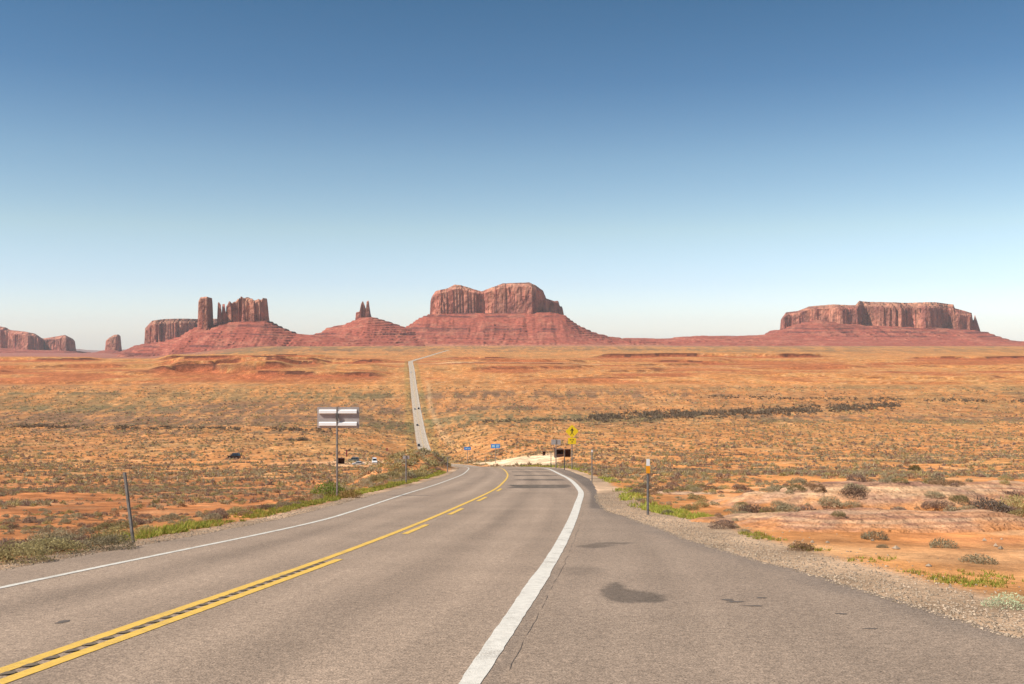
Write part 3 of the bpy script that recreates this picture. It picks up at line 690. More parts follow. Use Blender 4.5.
# ------------------------------------------------------------------ plants
C_SAGE = (.33, .27, .165); C_OLIVE = (.31, .25, .115); C_DRY = (.35, .22, .125); C_GREEN = (.34, .37, .06); C_DARK = (.17, .125, .085); C_PURP = (.25, .165, .12); C_YG = (.38, .30, .13)
def tri_cloud(n, seed, leaf, flat=.62, shell=.5, up=.2):
    """n little leaf sprays filling a dome of radius 1 that stands on z=0; returns (n*3,3)"""
    r = np.random.default_rng(seed)
    lob = r.normal(size=(5, 3)); lob[:, 2] = np.abs(lob[:, 2]); lob /= np.linalg.norm(lob, axis=1)[:, None]
    d = r.normal(size=(n, 3)); d[:, 2] = np.abs(d[:, 2]); d /= np.linalg.norm(d, axis=1)[:, None]
    rad = shell + (1 - shell) * r.random(n) ** .6
    rad *= .72 + .38 * np.max(np.clip(d @ lob.T, 0, 1), axis=1) ** 3
    p = d * rad[:, None]; p[:, 2] *= flat * 1.25; p[:, 2] += .03
    a = r.normal(size=(n, 3)); a /= np.linalg.norm(a, axis=1)[:, None]; a[:, 2] = np.abs(a[:, 2]) + up
    b = np.cross(a, r.normal(size=(n, 3))); b /= np.linalg.norm(b, axis=1)[:, None] + 1e-6
    s = leaf * (.6 + .8 * r.random(n))[:, None]
    return np.stack([p - b * s * .28, p + b * s * .28, p + a * s * 1.5], 1)

def shrub_proto(i, n, leaf, colr):
    t = tri_cloud(n, 500 + i, leaf); V = t.reshape(-1, 3)
    r = np.random.default_rng(i + 90)
    c = np.repeat(np.array(colr)[None] * (.7 + .6 * r.random((n, 1))), 3, 0)
    # bare stems from the root
    st = []
    for k in range(14):
        d = r.normal(size=3); d[2] = abs(d[2]) + .5; d /= np.linalg.norm(d); p0 = np.array((d[0] * .06, d[1] * .06, -.08)); p1 = d * np.array((.8, .8, .7)); s = np.cross(d, (0, 0, 1)); s /= np.linalg.norm(s) + 1e-6; s *= .014
        st.append([p0 - s, p0 + s, p1])
    V = np.concatenate([V, np.array(st).reshape(-1, 3)]); c = np.concatenate([c, np.tile((.14, .10, .07), (len(st) * 3, 1))])
    return np_mesh('shrub', V, np.arange(len(V)).reshape(-1, 3), [M_leaf], col=c)
KINDS = {'sage': ('grey-green sagebrush', C_SAGE), 'olive': ('olive green rabbitbrush', C_OLIVE), 'dry': ('dry brown brush', C_DRY), 'purple': ('purplish brown dried brush', C_PURP), 'yellow': ('yellow-green tufted brush', C_YG)}
PROTO = {k: [shrub_proto(j * 7 + i, 1000, .085, v[1]) for i in range(3)] for j, (k, v) in enumerate(KINDS.items())}

# brush positions, uniform over the country the photo looks across
P = []
def scatter(y0, y1, dens, s0, s1, seed):
    r = np.random.default_rng(seed)
    A = .5 * 1.16 * (y1 ** 2 - y0 ** 2) + 14 * (y1 - y0); n = int(A * dens)
    y = np.sqrt(r.random(n) * (y1 ** 2 - y0 ** 2) + y0 ** 2); x = (r.random(n) * 2 - 1) * (.58 * y + 7)
    o = np.maximum(XL(y) - x, x - XR(y)); keep = (o > 1.3) & (r.random(n) < scrub_density(x, y))
    x, y = x[keep], y[keep]; s = (s0 + (s1 - s0) * r.random(len(x)) ** 2.2); k = r.random(len(x))
    P.append(np.stack([x, y, s, k], 1))
scatter(14, 70, 3.2, .10, .34, 1)
scatter(70, 180, 2.0, .13, .40, 2)
scatter(180, 420, .48, .22, .62, 3)
scatter(420, 900, .10, .35, 1.0, 4)
scatter(900, 1400, .03, .5, 1.3, 5)
# thick brush at the left verge, and on the bank by the crest
r_ = np.random.default_rng(77)
for k in range(60):
    y = 13.5 + 6.5 * r_.random() ** .8; x = float(XL(y)) - .75 - 2.6 * r_.random(); P.append(np.array([[x, y, .16 + .20 * r_.random(), r_.random()]]))
for k in range(260):
    y = 70 + 90 * r_.random(); x = float(XL(y)) - 1.4 - 10 * r_.random(); P.append(np.array([[x, y, .3 + .35 * r_.random(), [.1, .4, .93][k % 3]]]))
for k in range(60):
    y = 28 + 42 * r_.random(); x = float(XL(y)) - 1.2 - 3 * r_.random(); P.append(np.array([[x, y, .14 + .18 * r_.random(), [.1, .6, .93][k % 3]]]))
for k in range(105):
    c_ = project(735 + 300 * r_.random(), 486 + 34 * r_.random() ** .8)
    if fbm(np.array(c_.x / 2.5), np.array(c_.y / 3), 3, 91) > .46: P.append(np.array([[c_.x, c_.y, .14 + .26 * r_.random(), r_.random()]]))
P = np.concatenate(P)
px_ = P[:, 0] / P[:, 1] * F + 512
kinds = np.select([P[:, 3] < .36, P[:, 3] < .5, P[:, 3] < .68, P[:, 3] < .9], [0, 1, 2, 3], 4)
knames = list(KINDS)
app = P[:, 2] / P[:, 1] * ((px_ > -4) & (px_ < 1028))
order = np.argsort(-app); TOP = order[:270]; REST = order[270:]
zt = rock_H(P[:, 0], P[:, 1])
for n_, i in enumerate(TOP):
    x, y, s, _ = P[i]; k = knames[kinds[i]]
    o = bpy.data.objects.new('shrub', PROTO[k][n_ % 3]); o.location = (x, y, zt[i] - .02)
    o.rotation_euler = (0, 0, random.random() * 6.28); o.scale = (s * 1.15, s * 1.15, s * (.72 + .35 * random.random()))
    link(o)
    side = 'left' if x < XC(y) else 'right'
    zone = ('in the roadside thicket by the left shoulder' if (side == 'left' and float(XL(y)) - x < 4) else 'scattered over the orange flat %s of the road' % side)
    tag(o, '%s %s' % (KINDS[k][0], zone), 'shrub', 'scattered %s %s of the road' % (KINDS[k][0], side) + (' by the shoulder' if 'thicket' in zone else ''))

def merged_brush(name, idx_sets, label=None, extra=None):
    Vs, Cs = [], []
    for idx, n, leaf, var in idx_sets:
        prot = [tri_cloud(n, 900 + q, leaf) for q in range(var)]
        which = np.arange(len(idx)) % var
        for q in range(var):
            I = idx[which == q]
            if not len(I): continue
            rr = np.random.default_rng(q); a = rr.random(len(I)) * 6.283; s = P2[I, 2]
            ca, sa = np.cos(a), np.sin(a); t = prot[q].reshape(-1, 3)
            X = (t[None, :, 0] * ca[:, None] - t[None, :, 1] * sa[:, None]) * s[:, None] + P2[I, 0][:, None]
            Y = (t[None, :, 0] * sa[:, None] + t[None, :, 1] * ca[:, None]) * s[:, None] + P2[I, 1][:, None]
            Z = t[None, :, 2] * (s * (.72 + .4 * rr.random(len(I))))[:, None] + (Z2[I] - .03)[:, None]
            Vs.append(np.stack([X, Y, Z], -1).reshape(-1, 3))
            c = COL2[I][:, None, :] * (.75 + .5 * rr.random((len(I), n, 1)))
            Cs.append(np.repeat(c, 3, 1).reshape(-1, 3))
    V = np.concatenate(Vs); C = np.concatenate(Cs)
    o = np_obj(name, V, np.arange(len(V)).reshape(-1, 3), M_leaf, col=C)
    return o
CT = np.array([KINDS[k][1] for k in knames])
# belts of tall dark brush along the washes
W = []
def belt(pts, n, s0, s1, seed, wid):
    r = np.random.default_rng(seed); pts = [(((p - 512) / F), y) for p, y in pts]
    us = np.array([p[0] for p in pts]); yy = np.array([p[1] for p in pts])
    u = us[0] + (us[-1] - us[0]) * r.random(n); y = np.interp(u, us, yy) + r.normal(size=n) * wid
    u2 = u * y; gate = (fbm(u * 60, y / 40, 5, seed) + .30 * r.random(n)) > .58
    W.append(np.stack([u2, y, s0 + (s1 - s0) * r.random(n), np.ones(n)], 1)[gate])
belt([(590, 930), (640, 960), (760, 1010), (900, 1130)], 2600, .5, 1.9, 1, 34)
belt([(470, 880), (620, 905)], 350, .5, 1.2, 2, 9)
belt([(-20, 850), (200, 830), (345, 800)], 620, .5, 1.5, 3, 9)
belt([(700, 1240), (1060, 1180)], 420, .7, 1.8, 4, 12)
belt([(290, 690), (330, 690)], 60, .9, 1.8, 5, 4)
W = np.concatenate(W)
P2 = np.concatenate([P[REST], W]); Z2 = rock_H(P2[:, 0], P2[:, 1])
COL2 = np.concatenate([CT[kinds[REST]], np.tile(C_DARK, (len(W), 1))])
allr = np.arange(len(P2)); yy = P2[:, 1]
o = merged_brush('scrub', [(allr[yy < 75], 240, .18, 8), (allr[(yy >= 75) & (yy < 190)], 64, .38, 8), (allr[(yy >= 190) & (yy < 900)], 20, .75, 10), (allr[(yy >= 900)], 12, .9, 10)])
tag(o, 'low brush covering the desert floor between the larger shrubs', 'scrub', kind='stuff')
print('shrubs', len(P), 'scrub verts', len(o.data.vertices))

# standout shrubs
def big_shrub(px, py, s, k, label, sz=1.0, cat='shrub', n=900, leaf=.09, colr=None):
    c = project(px, py)
    me = shrub_proto(int(px * 3 + py), n, leaf, colr or KINDS[k][1])
    o = bpy.data.objects.new('shrub', me); o.location = c - Vector((0, 0, .03)); o.scale = (s, s, s * sz); link(o)
    tag(o, label, cat); return o
big_shrub(915, 471, .95, 'olive', 'tall dark olive bush standing above the brush right of the road', 1.25, colr=(.13, .125, .05))
big_shrub(873, 454, .8, 'olive', 'dark green bush farther back and left of the tall olive bush', .8, colr=(.12, .125, .05))
big_shrub(865, 505, .42, 'olive', 'round dark bush on the crest of the pale slickrock outcrop', 1.1, colr=(.13, .12, .055))
big_shrub(992, 513, .75, 'dry', 'wide purplish brown bush at the right end of the rock slab', .8, colr=(.17, .13, .10))
big_shrub(1018, 512, .6, 'yellow', 'tall yellow-green bush cut by the right edge of the photo', 1.1)
big_shrub(328, 497, .8, 'olive', 'bright olive bush just left of the tall sign post', 1.0, colr=(.16, .20, .04))
big_shrub(350, 498, .5, 'dry', 'rust brown bush just right of the tall sign post base', .9, colr=(.26, .16, .06))
big_shrub(50, 553, .62, 'olive', 'large grey-olive bush at the left shoulder near the photo edge', .62, n=2600, leaf=.05)
big_shrub(15, 562, .6, 'olive', 'grey-olive bush cut by the left edge of the photo', .7, n=2400, leaf=.05)
big_shrub(108, 549, .5, 'sage', 'grey-green bush just left of the leaning steel post', .8, n=1800, leaf=.055)
big_shrub(1012, 608, .30, 'yellow', 'low plant with tiny white flowers on the gravel edge at the right', .75, n=1500, leaf=.05, colr=(.50, .55, .34))
big_shrub(745, 517, .45, 'sage', 'flat grey-green brush at the left foot of the long pale outcrop', .55)

# green grass tufts along the shoulders
def grass():
    r = np.random.default_rng(5); V, C = [], []
    spots = []
    for k in range(1500):                      # left verge ribbon
        y = 20 + 85 * r.random() ** 1.3; x = float(XL(y)) - .65 - .75 * abs(r.normal()) * .8
        g_ = float(fbm(np.array(y * .55), np.array(x * .8), 3, 19)); 
        if g_ < .30 or (y < 24 and r.random() < .5): continue
        spots.append((x, y, (.05 + .12 * r.random()) * (.6 + 1.6 * (g_ - .3)), 30, 1 - .35 * float(noise(y * .3, x, 20))))
    for k in range(420):                       # by the marker
        a = r.random(); y = 27.5 + 7 * r.random(); x = float(XR(y)) + 1.1 + 1.0 * r.random() + (34 - y) * .05
        if fbm(np.array(x * 1.2), np.array(y * .7), 2, 9) > .38: spots.append((x, y, .06 + .09 * r.random(), 16, 1))
    for k in range(500):
        y = 34 + 90 * r.random(); x = float(XR(y)) + .9 + .9 * r.random()
        if noise(y * .45, 0, 15) > .5: spots.append((x, y, .08 + .14 * r.random(), 14, 1))
    for k in range(520):                       # sparse weeds along the gravel, right
        y = 9 + 15 * r.random(); x = float(XR(y)) + 1.35 + .5 * r.random()
        if noise(y * .9, 0, 25) > .58: spots.append((x, y, .035 + .05 * r.random(), 9, .7))
    for px, py, nn in ((965, 583, 60), (985, 576, 30), (1000, 582, 16), (876, 560, 20), (905, 519, 12)):
        c = project(px, py)
        for k in range(nn): spots.append((c.x + r.normal() * .22, c.y + r.normal() * .25, .03 + .05 * r.random(), 10, .8))
    for k in range(160):                       # far right of crest and beyond the bend
        y = 120 + 90 * r.random(); x = float(XR(y)) + 1.0 + 1.5 * r.random(); spots.append((x, y, .25 + .2 * r.random(), 12, .8))
    S = np.array([(a, b, c, d, e) for a, b, c, d, e in spots]); z = H(S[:, 0], S[:, 1])
    for (x, y, s, n, g), zz in zip(S, z):
        n = int(n); a = r.random(n) * 6.283; rr = s * .8 * r.random(n) ** .6
        bx, by = x + rr * np.cos(a), y + rr * np.sin(a); hgt = s * (.35 + .65 * r.random(n)); w_ = .006 + y * .00035
        ln = r.normal(size=(n, 2)) * s * .45; th = r.random(n) * 3.14
        p0 = np.stack([bx - w_ * np.cos(th), by - w_ * np.sin(th), np.full(n, zz - .02)], 1); p1 = np.stack([bx + w_ * np.cos(th), by + w_ * np.sin(th), np.full(n, zz - .02)], 1)
        p2 = np.stack([bx + ln[:, 0], by + ln[:, 1], zz + hgt], 1)
        V.append(np.stack([p0, p1, p2], 1).reshape(-1, 3))
        c = np.array(C_GREEN) * g * (.7 + .6 * r.random((n, 1))) + (np.array((.16, .03, .04)) * (r.random((n, 1)) < .35)); C.append(np.repeat(c, 3, 0))
    V = np.concatenate(V); C = np.concatenate(C)
    o = np_obj('roadside_grass', V, np.arange(len(V)).reshape(-1, 3), M_leaf, col=C)
    tag(o, 'bright green grass growing along the road shoulders', 'grass', kind='stuff')
grass()

# loose gravel on the shoulders
def gravel():
    r = np.random.default_rng(15); n = 26000
    y = 6 + 40 * r.random(n) ** 1.5; right = r.random(n) < .72
    xr = XR(y) - .12 + np.abs(r.normal(size=n)) * np.interp(y, [6, 20, 30], [.7, .85, 1.0]); xl = XL(y) + .08 - np.abs(r.normal(size=n)) * .45
    x = np.where(right, xr, xl); s = .007 + .018 * r.random(n) ** 3
    ns = 260; xs_ = 4 + 14 * r.random(ns); y2 = 9 + 30 * r.random(ns); ok = (xs_ > XR(y2) + .8)
    x = np.concatenate([x, xs_[ok]]); y = np.concatenate([y, y2[ok]]); s = np.concatenate([s, .02 + .05 * r.random(ok.sum()) ** 3]); n = len(x)
    oc = np.array([(1, 0, 0), (-1, 0, 0), (0, 1, 0), (0, -1, 0), (0, 0, .75), (0, 0, -.5)], float)
    fc = np.array([(0, 2, 4), (2, 1, 4), (1, 3, 4), (3, 0, 4), (2, 0, 5), (1, 2, 5), (3, 1, 5), (0, 3, 5)])
    a = r.random(n) * 6.28; j = 1 + .5 * (r.random((n, 6, 3)) - .5)
    v = oc[None] * j * s[:, None, None]; ca, sa = np.cos(a)[:, None], np.sin(a)[:, None]
    z = np.maximum(H(x, y), np.where((x < XR(y)) & (x > XL(y)), H_road(y), -1e9))
    V = np.stack([v[..., 0] * ca - v[..., 1] * sa + x[:, None], v[..., 0] * sa + v[..., 1] * ca + y[:, None], v[..., 2] + (z + s * .25)[:, None]], -1)
    c = np.repeat((np.array((.37, .28, .20))[None] * (.55 + .7 * r.random((n, 1)))), 6, 0)
    Fc = (fc[None] + (np.arange(n) * 6)[:, None, None]).reshape(-1, 3)
    o = np_obj('gravel', V.reshape(-1, 3), Fc, M_gravel, col=c); tag(o, 'loose grey gravel along the pavement edges', 'gravel', kind='stuff')
gravel()

# ------------------------------------------------------------------ built objects
def bm_box(bm, x0, x1, y0, y1, z0, z1, bev=0.0):
    r = bmesh.ops.create_cube(bm, size=1)
    for v in r['verts']:
        v.co = Vector(((x0 + x1) / 2 + v.co.x * (x1 - x0), (y0 + y1) / 2 + v.co.y * (y1 - y0), (z0 + z1) / 2 + v.co.z * (z1 - z0)))
    if bev:
        es = list({e for v in r['verts'] for e in v.link_edges}); bmesh.ops.bevel(bm, geom=es, offset=bev, segments=1, affect='EDGES')
def finish(name, bm, mat, parent=None):
    me = bpy.data.meshes.new(name); bmesh.ops.recalc_face_normals(bm, faces=bm.faces); bm.to_mesh(me); bm.free(); me.materials.append(mat)
    return link(bpy.data.objects.new(name, me), parent)
def box(name, mat, parent, *a, bev=0.0):
    bm = bmesh.new(); bm_box(bm, *a, bev=bev); return finish(name, bm, mat, parent)
def poly(name, mat, parent, pts, y0, y1):
    """outline in the x,z plane given a thickness along y"""
    bm = bmesh.new(); a = [bm.verts.new((x, y0, z)) for x, z in pts]; b = [bm.verts.new((x, y1, z)) for x, z in pts]
    bm.faces.new(a); bm.faces.new(b[::-1]); n = len(pts)
    for i in range(n): bm.faces.new((a[i], b[i], b[(i + 1) % n], a[(i + 1) % n]))
    return finish(name, bm, mat, parent)

def channel_post(parent, h, wd=.07, mat=None, sink=.25, holes=True):
    """flanged U-channel steel post with its row of punched holes"""
    d = wd * .42; t = .006
    pts = [(-wd / 2, 0), (-wd / 2, t), (-wd * .26, t), (-wd * .22, d), (wd * .22, d), (wd * .26, t), (wd / 2, t), (wd / 2, 0), (wd * .20, 0), (wd * .16, d - t), (-wd * .16, d - t), (-wd * .20, 0)]
    bm = bmesh.new(); a = [bm.verts.new((x, -y, -sink)) for x, y in pts]; b = [bm.verts.new((x, -y, h)) for x, y in pts]; n = len(pts)
    bm.faces.new(a); bm.faces.new(b[::-1])
    for i in range(n): bm.faces.new((a[i], b[i], b[(i + 1) % n], a[(i + 1) % n]))
    p = finish('post', bm, mat or M_post, parent)
    return p

# big blank-backed sign, seen from behind, on the left shoulder
s = project(337, 497); k = s.y / F
root = empty('road_sign', s); tag(root, 'large sign seen from behind with white braces on a tall post, left shoulder', 'sign')
top = s.z; Hs = (HOR - 407) * k - s.z                      # post top above its base
channel_post(root, Hs, .085, M_post)
xl, xr_ = (317 - 337) * k, (359 - 337) * k; zt_, zb_ = Hs - .01, Hs - 21 * k
box('sign_panel', M_alu, root, xl, xr_, .050, .056, zb_, zt_)
for zc in (zt_ - .19, zb_ + .16):
    for xa, xb in ((xl + .08, -.03), (.03, xr_ - .10)):
        bm = bmesh.new()
        prof = [(.050, -.085), (.050, -.075), (-.002, -.085), (-.006, -.08), (-.02, .045), (.049, .085), (.0495, .078)]
        prof = [(.0495, -.085), (.02, -.085), (-.03, -.06), (-.018, .05), (.0495, .09)]
        a = [bm.verts.new((xa, y_, zc + z_)) for y_, z_ in prof]; b = [bm.verts.new((xb, y_, zc + z_)) for y_, z_ in prof]
        bm.faces.new(a); bm.faces.new(b[::-1])
        for i in range(len(prof)): bm.faces.new((a[i], b[i], b[(i + 1) % len(prof)], a[(i + 1) % len(prof)]))
        finish('brace', bm, M_bar, root)
box('bracket', M_postdark, root, -.05, .06, -.055, -.034, zb_ + .35, zt_ - .25)

# steel posts along the road
def steel_post(px, py, ptop, label, lean=0.0, wd=.06, caps=None, group=None, mat=None, name='delineator_post'):
    c = project(px, py); k = c.y / F; h = (py - ptop) * k
    r = empty(name, c, ry=lean); tag(r, label, 'post', group)
    channel_post(r, h, wd, mat, holes=c.y < 60)
    for nm, m_, za, zb2, ww in (caps or []):
        box(nm, m_, r, -ww / 2, ww / 2, -wd * .42 - .012, -wd * .42 - .004, h * za, h * zb2, bev=.0)
    return r
steel_post(133, 542.5, 472, 'bare rusty grey steel post leaning left on the left shoulder', lean=R(-7.0), wd=.065)
steel_post(648, 515, 459, 'steel marker post topped with a white and an orange reflector at the right shoulder', wd=.072,
           caps=[('white_reflector', M_white, .88, 1.0, .10), ('orange_reflector', M_orange, .745, .877, .118)], mat=M_marker)
steel_post(592, 481, 450, 'thin post with a small white reflector on top where the right shoulder bends', wd=.08, caps=[('white_reflector', M_white, .93, 1.0, .09)])
steel_post(447.5, 472.5, 457, 'short grey post on the inside of the bend at the left shoulder near the crest', wd=.10)
steel_post(551, 467.5, 451, 'thin dark post left of the grey sign seen from behind', wd=.10, mat=M_postdark)
steel_post(564.5, 470, 450, 'thin dark post in front of the brown shed left of the pedestrian sign', wd=.10, mat=M_postdark)
steel_post(485.5, 463, 456, 'short pale post between the two small blue signs', wd=.12, mat=M_alu)

def small_sign(px, py, ptop, wpx, hpx, label, pm, back=True, marks=None, cat='sign', ctr=None, wd=.12):
    c = project(px, py); k = c.y / F; h = (py - ptop) * k
    r = empty('road_sign', c); tag(r, label, cat)
    channel_post(r, h, wd, M_post, holes=False)
    w_ = wpx * k; hh = hpx * k; y0 = .002 if back else -.1
    o = box('sign_panel', pm, r, -w_ / 2, w_ / 2, y0, y0 + .006, h - hh, h)
    if marks:
        bm = bmesh.new()
        for a, b, c1, d1 in marks: bm_box(bm, -w_ / 2 + a * w_, -w_ / 2 + b * w_, y0 - .006, y0 - .002, h - hh + c1 * hh, h - hh + d1 * hh)
        finish('lettering', bm, M_pale, o)
    return r
small_sign(406, 483.5, 455.8, 6.5, 3.4, 'small grey sign seen from behind on a post in the brush left of the crest', M_alu, wd=.10)
small_sign(556, 468.5, 439.5, 9.5, 5.2, 'grey rectangular sign seen from behind left of the yellow pedestrian sign', M_alu, wd=.13)
small_sign(495.5, 463.5, 444, 9, 4.2, 'larger and nearer of two blue roadside signs beyond the crest', M_blue, False, [(.10, .42, .2, .8), (.56, .86, .2, .45), (.56, .9, .58, .8)], wd=.20)
small_sign(467.5, 464, 447, 6.8, 3.0, 'smaller and farther of two blue roadside signs, left of the other', M_blue, False, [(.18, .5, .3, .7), (.62, .85, .3, .7)], wd=.20)

# pedestrian warning sign
c = project(572, 469.5); k = c.y / F; r = empty('pedestrian_sign', c); tag(r, 'yellow diamond pedestrian warning sign with a square yellow plate below it at the right shoulder', 'sign')
h = (469.5 - 425) * k; channel_post(r, h - .1, .14, M_post, holes=False)
dz = 6.3 * k; zc = h - dz; yf = -.075
pts = []
for a in range(4):
    for b in (-9, 9):
        ang = R(90 * a + b * .6); pts.append((dz * math.cos(ang) * (1 if a % 2 == 0 else 1), zc + dz * math.sin(ang)))
dia = poly('sign_panel', M_yellow, r, pts, yf, yf + .006)
def walker(parent, s, zc, yf):
    bm = bmesh.new()
    def pl(p):
        f = [bm.verts.new((x * s, yf - .003, zc + z * s)) for x, z in p]; g_ = [bm.verts.new((x * s, yf - .001, zc + z * s)) for x, z in p]
        bm.faces.new(f); bm.faces.new(g_[::-1])
        for i in range(len(p)): bm.faces.new((f[i], g_[i], g_[(i + 1) % len(p)], f[(i + 1) % len(p)]))
    pl([(.02 + .085 * math.cos(q * .5236), .52 + .085 * math.sin(q * .5236)) for q in range(12)])
    pl([(-.10, .40), (.12, .40), (.13, .02), (.08, -.06), (-.08, -.06), (-.10, .05)])
    pl([(-.08, -.065), (.035, -.065), (-.02, -.30), (-.20, -.60), (-.29, -.60), (-.12, -.28)])
    pl([(.04, -.065), (.09, -.065), (.14, -.30), (.27, -.58), (.18, -.62), (.04, -.30)])
    pl([(-.11, .38), (-.11, .22), (-.20, .10), (-.27, .02), (-.31, .07), (-.22, .20)])
    pl([(.13, .38), (.27, .16), (.33, .06), (.28, .03), (.20, .13), (.135, .24)])
    finish('walking_figure', bm, M_black, parent)
walker(dia, dz * .98, zc, yf)
pw = 4.0 * k; pz1 = h - 12.9 * k; pz0 = h - 19.0 * k
plate = box('plate', M_yellow, r, -pw, pw, yf, yf + .006, pz0, pz1)
bm = bmesh.new()
for a, b, zc_ in ((-.55, -.12, .68), (.05, .5, .68), (-.15, .25, .34)): bm_box(bm, pw * a, pw * b, yf - .004, yf - .001, pz0 + (pz1 - pz0) * (zc_ - .07), pz0 + (pz1 - pz0) * (zc_ + .07))
finish('lettering', bm, M_black, plate)

# market sheds beyond the crest
def shed(px, py, wpx, hpx, label, counter=True):
    c = project(px, py); k = c.y / F; w_, h_ = wpx * k, hpx * k; d_ = max(1.2, w_ * .7)
    r = empty('vendor_shed', c, rz=R(4)); tag(r, label, 'shed')
    bm = bmesh.new()
    for x in (-w_ / 2, w_ / 2 - .09):
        for y in (-d_ / 2, d_ / 2 - .09): bm_box(bm, x, x + .09, y, y + .09, -.4, h_ - .12)
    finish('frame', bm, M_wood, r)
    box('roof', M_wood, r, -w_ / 2 - .1, w_ / 2 + .1, -d_ / 2 - .2, d_ / 2 + .1, h_ - .12, h_ - .03)
    box('back_wall', M_wood, r, -w_ / 2 + .092, w_ / 2 - .092, d_ / 2 - .06, d_ / 2 - .03, -.3, h_ - .122)
    for x in (-w_ / 2 + .02, w_ / 2 - .05): box('side_wall', M_wood, r, x, x + .03, -d_ / 2 + .092, d_ / 2 - .092, -.3, h_ - .122)
    if counter: box('counter', M_wood, r, -w_ / 2 + .092, w_ / 2 - .092, -d_ / 2 + .002, -d_ / 2 + .05, -.3, h_ * .42)
    return r
shed(559, 457.2, 9, 8, 'dark brown open market shed left of the pedestrian sign post')
shed(567.6, 457, 5.6, 7.8, 'narrower dark market shed directly beside the pedestrian sign post', False)
shed(544, 455.5, 2.6, 4.2, 'tiny brown booth standing alone on the pale sand lot')
shed(341.3, 464, 6, 6, 'dark low hut just right of the tall sign post beyond the brush', False)

# flag poles by the left parking area
def flag(px, py, ptop, label):
    c = project(px, py); k = c.y / F; h = (py - ptop) * k; r = empty('flag_pole', c); tag(r, label, 'flag')
    bm = bmesh.new(); bmesh.ops.create_cone(bm, cap_ends=True, segments=8, radius1=.05, radius2=.035, depth=h + .3)
    bmesh.ops.translate(bm, verts=bm.verts, vec=(0, 0, h / 2 - .15)); finish('pole', bm, M_post, r)
    bm = bmesh.new(); n = 8; va = []
    for i in range(n): va.append([bm.verts.new((.04 + .5 * i / n, .08 * math.sin(i * 1.3), h - j * h * .62 - .12 * i / n)) for j in (0, 1)])
    for i in range(n - 1): bm.faces.new((va[i][0], va[i + 1][0], va[i + 1][1], va[i][1]))
    bmesh.ops.solidify(bm, geom=bm.faces[:], thickness=.01); finish('banner', bm, M_red, r)
flag(346, 461, 450, 'tall narrow pinkish banner on a pole beside the dark hut')
c = project(387, 453); k = c.y / F; r = empty('notice_board', c); tag(r, 'small dark reddish board on a post beyond the left parking area', 'sign')
channel_post(r, 4.5 * k, .10, M_postdark, holes=False); box('board', simple('red_brown_board', (.28, .08, .06)), r, -.55, .55, -.06, -.045, 2.0 * k, 5 * k)

